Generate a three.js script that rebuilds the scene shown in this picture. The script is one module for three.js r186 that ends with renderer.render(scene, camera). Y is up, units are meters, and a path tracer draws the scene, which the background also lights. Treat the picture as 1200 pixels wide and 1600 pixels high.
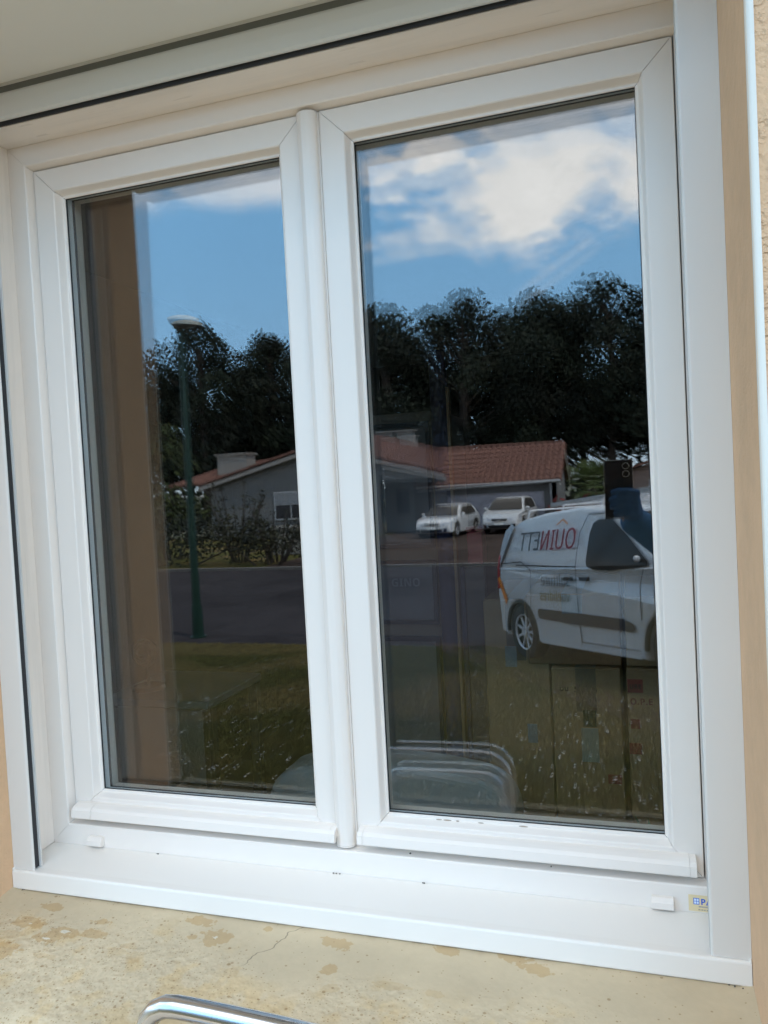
import * as THREE from 'three';
import { mergeGeometries, mergeVertices, toCreasedNormals } from 'three/addons/utils/BufferGeometryUtils.js';
import { RoundedBoxGeometry } from 'three/addons/geometries/RoundedBoxGeometry.js';
import { MarchingCubes } from 'three/addons/objects/MarchingCubes.js';
import { FontLoader } from 'three/addons/loaders/FontLoader.js';
import { TextGeometry } from 'three/addons/geometries/TextGeometry.js';

// ------------------------------------------------------------------ helpers: noise and random
function rng(seed) { let s = seed >>> 0; return () => { s = (s + 0x6D2B79F5) | 0; let t = Math.imul(s ^ (s >>> 15), 1 | s); t = (t + Math.imul(t ^ (t >>> 7), 61 | t)) ^ t; return ((t ^ (t >>> 14)) >>> 0) / 4294967296; }; }
function hash3(x, y, z) { let h = Math.imul(x | 0, 374761393) ^ Math.imul(y | 0, 668265263) ^ Math.imul(z | 0, 2147483647 - 61); h = Math.imul(h ^ (h >>> 13), 1274126177); return ((h ^ (h >>> 16)) >>> 0) / 4294967296; }
const sm = (t) => t * t * (3 - 2 * t);
function vnoise(x, y, z = 0, per = 0) {
  const xi = Math.floor(x), yi = Math.floor(y), zi = Math.floor(z), fx = sm(x - xi), fy = sm(y - yi), fz = sm(z - zi);
  const w = per ? (a) => ((a % per) + per) % per : (a) => a;
  const g = (a, b, c) => hash3(w(xi + a), w(yi + b), zi + c);
  const l = (a, b, t) => a + (b - a) * t;
  const f = (c) => l(l(g(0, 0, c), g(1, 0, c), fx), l(g(0, 1, c), g(1, 1, c), fx), fy);
  return z === zi ? f(0) : l(f(0), f(1), fz);
}
function fbm(x, y, z, oct, per = 0) { let a = 0.5, s = 0, n = 0; for (let i = 0; i < oct; i++) { s += a * vnoise(x, y, z + i * 17, per); n += a; a *= 0.5; x *= 2; y *= 2; if (!Number.isInteger(z)) z *= 2; per *= 2; } return s / n; }
const clamp = (x, a = 0, b = 1) => Math.min(b, Math.max(a, x));
const sstep = (a, b, x) => sm(clamp((x - a) / (b - a)));
const lerp = (a, b, t) => a + (b - a) * t;
const V = (x, y, z) => new THREE.Vector3(x, y, z);

// ------------------------------------------------------------------ scene, camera, sky, sun, exposure
const scene = new THREE.Scene();
const camera = new THREE.PerspectiveCamera(67.38, 0.75, 0.01, 3000);
camera.rotation.order = 'YXZ';
camera.position.set(0.4227, 0.4943, 1.0872);
camera.rotation.set(-0.0346, 0.3078, -0.0526);

function makeSky() {
  const W = 3072, H = 1536, data = new Float32Array(W * H * 4);
  const R = 180 / Math.PI;
  // clouds that stand in the half of the sky before the house: [azimuth, elevation, half width, half height, tilt, strength]
  const banks = [[-6, 20.2, 9.5, 3.7, 0.02, 1.2], [2.5, 19.6, 7.5, 3.3, 0.05, 1.1], [-13.5, 22.6, 6, 1.9, 0, 0.95], [-13.5, 17.8, 5.5, 1.1, 0.1, 0.75], [-4, 24.6, 12, 3.2, 0, 0.75],
    [-27, 21.4, 7, 1.5, 0.1, 0.6], [-36, 20.3, 5, 1.3, 0, 0.45], [-31, 25, 8, 2, 0, 0.5]];
  const cl = Math.cos, sn = Math.sin;
  for (let j = 0; j < H; j++) {
    const el = ((j + 0.5) / H - 0.5) * Math.PI, y = sn(el), c = cl(el), eld = el * R;
    for (let i = 0; i < W; i++) {
      const ph = ((i + 0.5) / W - 0.5) * 2 * Math.PI, x = c * cl(ph), z = c * sn(ph);
      const az = Math.atan2(x, z) * R;
      const t = Math.pow(clamp(y), 0.55);
      const hz = Math.exp(-Math.max(eld, 0) / 5); let r = lerp(0.66, 0.30, t) + 0.5 * hz, g = lerp(1.34, 0.80, t) + 0.05 * hz, b = lerp(2.0, 1.50, t) - 0.45 * hz;
      if (y > 0) {
        const near = sstep(62, 38, Math.abs(az + 14)) * sstep(42, 30, eld);
        let cov = 0, fine = 0.5;
        if (near < 1) {
          const k = 1 / (y + 0.14), px = x * k, pz = z * k;
          const wx = px + 0.5 * (fbm(px * 2 + 7, pz * 2, 3, 3) - 0.5), wz = pz + 0.5 * (fbm(px * 2, pz * 2 + 9, 5, 3) - 0.5);
          const n = fbm(wx * 1.9 + 3.1, wz * 1.9 + 1.7, 0, 5);
          fine = fbm(wx * 6 + 11, wz * 6, 2, 4); cov = sstep(0.40, 0.58, n + 0.12 * (fine - 0.5));
        }
        // the field before the house is given its own cloud banks, the rest of the dome the general ones
        let own = 0;
        if (near > 0) {
          const wa = az + 1.2 * (fbm(az * 0.3 + 2, eld * 0.5, 4, 4) - 0.5), we = eld + 0.9 * (fbm(az * 0.3 + 30, eld * 0.5 + 8, 6, 4) - 0.5);
          const f1 = fbm(wa * 0.15 + 4, we * 0.40, 1, 6), f2 = fbm(wa * 0.5 + 20 + 0.25 * we, we * 0.85 + 3, 7, 7);
          for (const [a, e, w, h, tl, s] of banks) {
            const da = wa - a, de = we - e - da * tl, q = Math.sqrt((da / w) ** 2 + (de / h) ** 2);
            own = Math.max(own, s * sstep(-0.05, 0.66, 1.0 - q + 0.9 * (f1 - 0.5) + 0.95 * (f2 - 0.5)));
          }
          own = clamp(own * (0.5 + 0.9 * f2)); fine = lerp(fine, f2, near);
          // vapour trail
          const u = ((az + 7.6) * 5.6 + (eld - 12.8) * 3.3) / 42.3, d = Math.abs((az + 7.6) * 3.3 - (eld - 12.8) * 5.6) / 6.5;
          own = Math.max(own, 0.27 * sstep(0.5 , 0.02, d) * sstep(-0.1, 0.35, u) * sstep(1.25, 0.9, u));
        }
        cov = lerp(cov * 0.9, own, near) * sstep(0.0, 0.1, y + 0.03);
        const shade = 0.82 + 0.3 * fine;
        r = lerp(r, 2.16 * shade, cov); g = lerp(g, 2.16 * shade, cov); b = lerp(b, 2.14 * shade, cov);
      } else { r = 0.5; g = 0.5; b = 0.48; }
      const o = (j * W + i) * 4; data[o] = r; data[o + 1] = g; data[o + 2] = b; data[o + 3] = 1;
    }
  }
  const tex = new THREE.DataTexture(data, W, H, THREE.RGBAFormat, THREE.FloatType);
  tex.mapping = THREE.EquirectangularReflectionMapping; tex.colorSpace = THREE.LinearSRGBColorSpace;
  tex.magFilter = tex.minFilter = THREE.LinearFilter; tex.wrapS = THREE.RepeatWrapping; tex.needsUpdate = true;
  return tex;
}
const sky = makeSky();
scene.background = sky; scene.environment = sky;
scene.backgroundIntensity = 1; scene.environmentIntensity = 1;

const sun = new THREE.DirectionalLight(new THREE.Color(1, 0.93, 0.80), 2.6);
sun.position.set(0.40 * 60, 0.88 * 60, -0.20 * 60 + 10); sun.target.position.set(0, 0, 10);
sun.castShadow = true; sun.shadow.mapSize.set(4096, 4096);
Object.assign(sun.shadow.camera, { left: -45, right: 45, top: 45, bottom: -45, near: 1, far: 160 });
scene.add(sun, sun.target);

const renderer = new THREE.WebGLRenderer({ antialias: true });
renderer.setSize(768, 1024);
renderer.toneMapping = THREE.LinearToneMapping;
renderer.toneMappingExposure = 1.80;
renderer.shadowMap.enabled = true;

// ------------------------------------------------------------------ helpers: objects
const used = new Map();
function numbered(n) { const k = used.get(n) || 0; used.set(n, k + 1); return k ? n + '_' + String(k).padStart(3, '0') : n; }
function tag(o, label, category, group, kind) { const u = {}; if (label) u.label = label; if (category) u.category = category; if (group) u.group = group; if (kind) u.kind = kind; o.userData = u; return o; }
function thing(name, label, category, [x, y, z] = [0, 0, 0], turn = 0, group) { const o = new THREE.Group(); o.name = numbered(name); scene.add(o); o.position.set(x, y, z); o.rotation.y = turn; return tag(o, label, category, group); }
function plain(g) { // position, normal, uv only, not indexed
  g = g.index ? g.toNonIndexed() : g; if (!g.attributes.normal) g.computeVertexNormals();
  const n = g.attributes.position.count; if (!g.attributes.uv) g.setAttribute('uv', new THREE.BufferAttribute(new Float32Array(n * 2), 2));
  for (const k of Object.keys(g.attributes)) if (!['position', 'normal', 'uv'].includes(k)) g.deleteAttribute(k); g.morphAttributes = {}; g.clearGroups(); return g;
}
function merge(list) { return list.length === 1 ? plain(list[0]) : mergeGeometries(list.map(plain)); }
function obj(name, geos, mat, parent = scene, label) {
  const m = new THREE.Mesh(Array.isArray(geos) ? merge(geos) : geos, mat); m.name = parent === scene ? numbered(name) : name; m.castShadow = m.receiveShadow = true;
  if (label) m.userData.label = label; parent.add(m); return m;
}
function struct(name, geos, mat, label) { const m = obj(name, geos, mat); return tag(m, label, null, null, 'structure'); }
function metres(g, sx = 1, ox = 0, oy = 0) { // uv in metres by the face's main direction
  g = plain(g); const p = g.attributes.position, uv = g.attributes.uv, a = V(), b = V(), c = V();
  for (let i = 0; i < p.count; i += 3) {
    a.fromBufferAttribute(p, i); b.fromBufferAttribute(p, i + 1); c.fromBufferAttribute(p, i + 2);
    const n = b.clone().sub(a).cross(c.clone().sub(a)), X = Math.abs(n.x), Y = Math.abs(n.y), Z = Math.abs(n.z);
    for (let k = 0; k < 3; k++) { const x = p.getX(i + k), y = p.getY(i + k), z = p.getZ(i + k); const [u, v] = X > Y && X > Z ? [z, y] : Y > Z ? [x, z] : [x, y]; uv.setXY(i + k, u * sx + ox, v * sx + oy); }
  }
  return g;
}
const box = (x0, x1, y0, y1, z0, z1) => new THREE.BoxGeometry(x1 - x0, y1 - y0, z1 - z0).translate((x0 + x1) / 2, (y0 + y1) / 2, (z0 + z1) / 2);
const rbox = (x0, x1, y0, y1, z0, z1, r = 0.003, s = 2) => new RoundedBoxGeometry(x1 - x0, y1 - y0, z1 - z0, s, r).translate((x0 + x1) / 2, (y0 + y1) / 2, (z0 + z1) / 2);
const at = (g, x, y, z, rx = 0, ry = 0, rz = 0) => g.applyMatrix4(new THREE.Matrix4().compose(V(x, y, z), new THREE.Quaternion().setFromEuler(new THREE.Euler(rx, ry, rz)), V(1, 1, 1)));
function tube(pts, r, seg = 8, closed = false, n) { return new THREE.TubeGeometry(new THREE.CatmullRomCurve3(pts, closed, 'centripetal'), n || pts.length * 6, r, seg, closed); }
function bar(a, b, r0, r1 = r0, seg = 8) { const d = b.clone().sub(a), L = d.length(); const g = new THREE.CylinderGeometry(r1, r0, L, seg); g.translate(0, L / 2, 0); g.applyQuaternion(new THREE.Quaternion().setFromUnitVectors(V(0, 1, 0), d.normalize())); return g.translate(a.x, a.y, a.z); }
function fromTris(v) { const g = new THREE.BufferGeometry(); g.setAttribute('position', new THREE.BufferAttribute(new Float32Array(v), 3)); g.setAttribute('uv', new THREE.BufferAttribute(new Float32Array(v.length / 3 * 2), 2)); g.computeVertexNormals(); return g; }
function quad(out, a, b, c, d) { out.push(...a, ...b, ...c, ...a, ...c, ...d); }
// a mitred frame round the rectangle x0..x1, y0..y1: profile points are [offset outward, z]; sides 0 bottom, 1 right, 2 top, 3 left
function frameSweep(x0, x1, y0, y1, prof, gap = 0.0003, sides = [0, 1, 2, 3], closed = true) {
  const out = [], n = prof.length;
  for (const s of sides) for (let i = 0; i < (closed ? n : n - 1); i++) {
    const P = prof[i], Q = prof[(i + 1) % n];
    const e = (o, z, end) => { const l = x0 - o, r = x1 + o, b = y0 - o, t = y1 + o, k = gap * (end ? -1 : 1);
      return s === 0 ? [end ? r + k : l + k, b, z] : s === 1 ? [r, end ? t + k : b + k, z] : s === 2 ? [end ? l - k : r - k, t, z] : [l, end ? b - k : t - k, z]; };
    quad(out, e(P[0], P[1], 0), e(P[0], P[1], 1), e(Q[0], Q[1], 1), e(Q[0], Q[1], 0));
  }
  return fromTris(out);
}
// profile in (y, z) drawn along x
function alongX(x0, x1, prof, caps = true) {
  const out = []; const n = prof.length;
  for (let i = 0; i < n; i++) { const [y, z] = prof[i], [v, w] = prof[(i + 1) % n]; quad(out, [x0, y, z], [x1, y, z], [x1, v, w], [x0, v, w]); }
  const gs = [fromTris(out)];
  if (caps) { const sh = new THREE.Shape(prof.map(([y, z]) => new THREE.Vector2(z, y))); for (const x of [x0, x1]) gs.push(at(new THREE.ShapeGeometry(sh), x, 0, 0, 0, -Math.PI / 2, 0)); }
  return merge(gs);
}
// profile in (x, z) drawn along y
function alongY(y0, y1, prof, caps = true) {
  const out = []; const n = prof.length;
  for (let i = 0; i < n; i++) { const [x, z] = prof[i], [u, w] = prof[(i + 1) % n]; quad(out, [x, y0, z], [u, y0, w], [u, y1, w], [x, y1, z]); }
  const gs = [fromTris(out)];
  if (caps) { const sh = new THREE.Shape(prof.map(([x, z]) => new THREE.Vector2(x, -z))); for (const y of [y0, y1]) gs.push(at(new THREE.ShapeGeometry(sh), 0, y, 0, -Math.PI / 2, 0, 0)); }
  return merge(gs);
}

// ------------------------------------------------------------------ helpers: textures and materials
function dataTex(w, h, fn, srgb = false, rep = 1) {
  const d = new Uint8Array(w * h * 4);
  for (let j = 0; j < h; j++) for (let i = 0; i < w; i++) { const c = fn(i / w, j / h, i, j), o = (j * w + i) * 4; d[o] = clamp(c[0]) * 255; d[o + 1] = clamp(c[1]) * 255; d[o + 2] = clamp(c[2]) * 255; d[o + 3] = 255; }
  const t = new THREE.DataTexture(d, w, h, THREE.RGBAFormat); t.wrapS = t.wrapT = THREE.RepeatWrapping; t.magFilter = THREE.LinearFilter; t.minFilter = THREE.LinearMipmapLinearFilter; t.generateMipmaps = true;
  if (srgb) t.colorSpace = THREE.SRGBColorSpace; t.repeat.set(rep, rep); t.needsUpdate = true; return t;
}
const lin = (r, g, b) => new THREE.Color().setRGB(r, g, b);
const std = (c, rough = 0.6, extra = {}) => new THREE.MeshStandardMaterial({ color: c, roughness: rough, side: THREE.DoubleSide, ...extra });
const grain = dataTex(512, 512, (u, v) => { const n = fbm(u * 24, v * 24, 0, 5, 24); return [n, n, n]; }, false, 2);
const scuff = dataTex(512, 512, (u, v) => { const n = 0.8 + 0.5 * (fbm(u * 6, v * 6, 3, 6, 6) - 0.5); return [n, n, n]; }, false, 2);
const dirt = dataTex(512, 512, (u, v) => { const n = fbm(u * 5, v * 5, 9, 6, 5), f = fbm(u * 40, v * 40, 4, 3, 40); const k = 1 - 0.06 * sstep(0.42, 0.75, n) - 0.02 * f; return [k, k * 0.998, k * 0.99]; }, false, 1.3);
const M = {
  pvc: new THREE.MeshPhysicalMaterial({ color: lin(0.89, 0.80, 0.715), map: dirt, roughness: 0.42, roughnessMap: scuff, specularIntensity: 0.8, side: THREE.DoubleSide }),
  sillmetal: new THREE.MeshPhysicalMaterial({ color: lin(0.88, 0.825, 0.755), map: dirt, roughness: 0.38, roughnessMap: scuff, side: THREE.DoubleSide }),
  shutter: std(lin(0.70, 0.70, 0.66), 0.5, { map: dirt }),
  rail: std(lin(0.76, 0.715, 0.655), 0.5, { map: dirt }),
  shutterbox: std(lin(0.78, 0.77, 0.72), 0.55, { map: dirt }),
  darkgroove: std(lin(0.035, 0.035, 0.037), 0.7),
  gasket: std(lin(0.012, 0.013, 0.014), 0.55),
  spacer: std(lin(0.56, 0.60, 0.58), 0.4),
  glass: new THREE.MeshPhysicalMaterial({ color: lin(1, 1, 1), transmission: 1, thickness: 0, roughness: 0, ior: 1.60, specularIntensity: 1, side: THREE.DoubleSide }),
  rearglass: new THREE.MeshPhysicalMaterial({ color: lin(0.89, 0.91, 0.90), transmission: 1, thickness: 0, roughness: 0, ior: 1.60, specularIntensity: 1, side: THREE.DoubleSide }),
  steel: new THREE.MeshStandardMaterial({ color: lin(0.62, 0.63, 0.65), metalness: 1, roughness: 0.32, roughnessMap: scuff }),
};

// stucco: rough dash render, smooth reveal render
const stuccoH = dataTex(1024, 1024, (u, v) => {
  const a = fbm(u * 40, v * 40, 0, 4, 40), b = fbm(u * 110, v * 110, 2, 3, 110), c = fbm(u * 14, v * 14, 5, 3, 14);
  const worm = 1 - Math.abs(2 * a - 1) * 2.2; const h = 0.55 * clamp(worm) * sstep(0.35, 0.6, c) + 0.3 * b + 0.25 * a; return [h, h, h];
}, false, 3.4);
const stuccoC = dataTex(512, 512, (u, v) => { const a = fbm(u * 8, v * 8, 0, 5, 8), b = fbm(u * 60, v * 60, 1, 3, 60); const k = 0.88 + 0.16 * a + 0.1 * (b - 0.5); return [k, k, k]; }, false, 0.9);
M.stucco = std(lin(0.74, 0.475, 0.28), 0.95, { map: stuccoC, bumpMap: stuccoH, bumpScale: 0.0035 });
const smoothH = dataTex(512, 512, (u, v) => { const a = fbm(u * 30, v * 30, 0, 4, 30), b = fbm(u * 120, v * 120, 2, 2, 120); const h = 0.6 * a + 0.4 * b; return [h, h, h]; }, false, 4);
M.reveal = std(lin(0.74, 0.475, 0.28), 0.92, { map: stuccoC, bumpMap: smoothH, bumpScale: 0.0016 });
M.bead = std(lin(0.80, 0.77, 0.69), 0.5, { map: dirt });

// ------------------------------------------------------------------ our house: wall with the opening, reveals, weathered sill, roof, the room behind
const FZ = 0.309;
const ourHouse = thing('rendered_house', 'tan rendered house wall around the white window', 'house');
{
  const z0 = -0.12;
  obj('wall', [box(-6, -0.547, -1.9, 1.75, z0, FZ), box(0.547, 7, -1.9, 1.75, z0, FZ), box(-0.547, 0.547, -1.9, -0.20, z0, FZ), box(-0.547, 0.547, 1.30, 1.75, z0, FZ)].map((g) => metres(g)), M.stucco, ourHouse);
  for (const s of [-1, 1]) {
    obj('reveal', metres(s < 0 ? box(-0.5468, -0.541, -0.199, 1.299, -0.10, FZ - 0.001) : box(0.541, 0.5468, -0.199, 1.299, -0.10, FZ - 0.001)), M.reveal, ourHouse);
    const prof = []; for (let k = 0; k <= 6; k++) { const a = k / 6 * Math.PI / 2; prof.push([s * (0.5448 - 0.0042 * Math.cos(a)), FZ - 0.003 + 0.0042 * Math.sin(a)]); }
    prof.push([s * 0.5475, FZ + 0.0012], [s * 0.5475, FZ + 0.0002], [s * 0.545, FZ - 0.006], [s * 0.5406, FZ - 0.006]);
    obj('corner_bead', alongY(-0.15, 1.29, prof), M.bead, ourHouse);
  }
  // roof with a boarded overhang, ridge behind
  const prof = [[1.76, 0.98], [1.90, 0.98], [3.9, -4.5], [1.90, -9.6], [1.76, -9.6], [3.7, -4.5]];
  obj('roof', alongX(-6.4, 7.4, prof), std(lin(0.22, 0.1, 0.06), 0.9), ourHouse);
  obj('roof_soffit', box(-6, 7, 1.751, 1.759, FZ - 0.2, 0.98), std(lin(0.7, 0.68, 0.62), 0.7), ourHouse);
  obj('side_wall', [box(-6, -5.7, -1.9, 1.75, -9, z0), box(6.7, 7, -1.9, 1.75, -9, z0), box(-5.7, 6.7, -1.9, 1.75, -9, -8.7)], M.reveal, ourHouse);
  // room: floor, ceiling, partition walls
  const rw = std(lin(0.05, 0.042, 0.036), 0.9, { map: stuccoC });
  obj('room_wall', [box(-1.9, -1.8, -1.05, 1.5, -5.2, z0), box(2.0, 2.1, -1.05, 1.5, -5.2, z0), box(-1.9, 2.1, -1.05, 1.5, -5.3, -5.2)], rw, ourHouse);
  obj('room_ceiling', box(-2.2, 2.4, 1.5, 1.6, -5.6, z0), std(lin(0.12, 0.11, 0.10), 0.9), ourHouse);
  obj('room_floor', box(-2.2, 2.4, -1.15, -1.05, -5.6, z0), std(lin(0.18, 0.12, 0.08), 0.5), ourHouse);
}
// weathered masonry sill: stains, pits and a crack are real marks on it
{
  const X0 = -0.541, X1 = 0.541, Z0 = 0.06, Z1 = 0.372, W = 2048, H = 608;
  const spots = [[-0.4462, 0.1889, 0.034, 0.013], [-0.3812, 0.194, 0.026, 0.010], [-0.398, 0.212, 0.026, 0.010], [-0.333, 0.190, 0.019, 0.008], [-0.44, 0.148, 0.02, 0.008], [-0.19, 0.135, 0.022, 0.011], [-0.153, 0.1625, 0.024, 0.016], [-0.1845, 0.1685, 0.007, 0.005], [-0.085, 0.132, 0.007, 0.005], [0.02, 0.142, 0.02, 0.010], [0.172, 0.125, 0.018, 0.009], [0.262, 0.1185, 0.021, 0.013], [0.29, 0.138, 0.02, 0.009], [0.34, 0.106, 0.02, 0.008], [-0.34, 0.165, 0.016, 0.006], [0.03, 0.19, 0.012, 0.008], [-0.46, 0.25, 0.04, 0.02]];
  const r = rng(5); for (let i = 0; i < 24; i++) spots.push([lerp(X0, X1, r()), lerp(0.2, Z1, r()), 0.005 + 0.018 * r(), 0.004 + 0.008 * r()]);
  const rough = (x, z) => sstep(0.17, 0.26, z + 0.12 * (fbm(x * 9 + 3, z * 9, 1, 3) - 0.5) + 0.05 * sstep(0.1, -0.5, x));
  const col = dataTex(W, H, (u, v) => {
    const x = lerp(X0, X1, u), z = lerp(Z0, Z1, v);
    const a = fbm(u * 14, v * 5, 0, 6), b = fbm(u * 150, v * 50, 2, 3), rg = rough(x, z);
    let k = 0.96 + 0.12 * (a - 0.5) + 0.06 * (b - 0.5) * (0.4 + rg);
    let c = [0.800 * k, 0.725 * k, 0.598 * k];
    const wob = 1.1 * (fbm(x * 60, z * 90, 6, 3) - 0.5) + 0.7 * (fbm(x * 260, z * 260, 8, 2) - 0.5);
    for (let i = 0; i < spots.length; i++) { const s = spots[i], q = Math.hypot((x - s[0]) / s[2], (z - s[1]) / s[3]); if (q > 2) continue;
      const m = sstep(1.04, 0.9, q + wob) * (i < 17 ? 0.85 : 0.35); c = [lerp(c[0], 0.750 * k, m), lerp(c[1], 0.640 * k, m), lerp(c[2], 0.475 * k, m)];
      if (i < 3 || i === 6) { const h = sstep(0.30, 0.18, q + 0.5 * wob); c = [lerp(c[0], 0.8, h), lerp(c[1], 0.76, h), lerp(c[2], 0.68, h)]; } }
    // pits, more of them towards the worn front
    const cell = (sc, seed, th, rad) => { const gx = x * sc, gz = z * sc, ix = Math.floor(gx), iz = Math.floor(gz); if (hash3(ix, iz, seed) > th) return 0; const cx = ix + 0.3 + 0.4 * hash3(ix, iz, seed + 1), cz = iz + 0.3 + 0.4 * hash3(ix, iz, seed + 2); const rr = rad * (0.4 + 0.8 * hash3(ix, iz, seed + 3)); return sstep(rr, rr * 0.5, Math.hypot(gx - cx, (gz - cz) * 1.2) + 0.25 * (b - 0.5)); };
    const pit = Math.max(cell(260, 31, 0.03 + 0.22 * rg, 0.3), cell(120, 41, 0.02 + 0.13 * rg, 0.26), cell(60, 51, 0.012 + 0.02 * rg, 0.14)) * 0.5;
    c = [c[0] * (1 - 0.34 * pit), c[1] * (1 - 0.44 * pit), c[2] * (1 - 0.58 * pit)];
    // rust tone of the worn edge
    const w = rg * sstep(0.48, 0.7, fbm(x * 30, z * 30, 12, 4)); c = [c[0], c[1] * (1 - 0.03 * w), c[2] * (1 - 0.09 * w)];
    // the crack
    const cx = -0.035 - (z - 0.105) * 0.50 + 0.012 * (fbm(z * 60, 3, 4, 3) - 0.5) * 2, cd = Math.abs(x - cx) - 0.0004; const cr = sstep(0.0008, 0.0001, cd) * sstep(0.08, 0.1, z) * sstep(0.215, 0.19, z); c = c.map((q) => q * (1 - 0.26 * cr));
    // dirt washed out from under the metal nose
    const d = sstep(0.128, 0.1, z + 0.02 * (fbm(x * 30, 1, 2, 4) - 0.5)) * 0.35; return c.map((q, i) => q * (1 - d * (0.8 + 0.1 * i)));
  }, true); col.wrapS = col.wrapT = THREE.ClampToEdgeWrapping;
  const hgt = dataTex(1024, 304, (u, v) => { const x = lerp(X0, X1, u), z = lerp(Z0, Z1, v), rg = rough(x, z); const a = fbm(x * 140, z * 140, 3, 4), b = fbm(x * 40, z * 40, 6, 4); const h = 0.5 + (a - 0.5) * (0.12 + 0.75 * rg) + (b - 0.5) * (0.2 + 0.5 * rg); return [h, h, h]; }); hgt.wrapS = hgt.wrapT = THREE.ClampToEdgeWrapping;
  const nx = 60, nz = 24, g = new THREE.PlaneGeometry(1, 1, nx, nz), p = g.attributes.position;
  for (let i = 0; i < p.count; i++) { const u = p.getX(i) + 0.5, v = p.getY(i) + 0.5, x = lerp(X0, X1, u), z = lerp(Z0, Z1, v); const rnd = sstep(0.340, 0.372, z); p.setXYZ(i, x, -0.119 - (z - 0.1) * 0.095 - 0.02 * rnd * rnd + 0.0022 * (fbm(x * 7, z * 9, 2, 3) - 0.5) + 0.004 * sstep(0.535, 0.541, Math.abs(x)) , z); }
  g.computeVertexNormals();
  obj('weathered_sill', g, new THREE.MeshStandardMaterial({ map: col, bumpMap: hgt, bumpScale: 0.0028, roughness: 0.95, side: THREE.DoubleSide }), ourHouse, 'tan masonry sill with brown stains, pits and a crack');
  obj('sill_front', metres(box(-0.60, 0.60, -0.26, -0.168, FZ + 0.0005, 0.371)), M.reveal, ourHouse);
}

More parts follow.
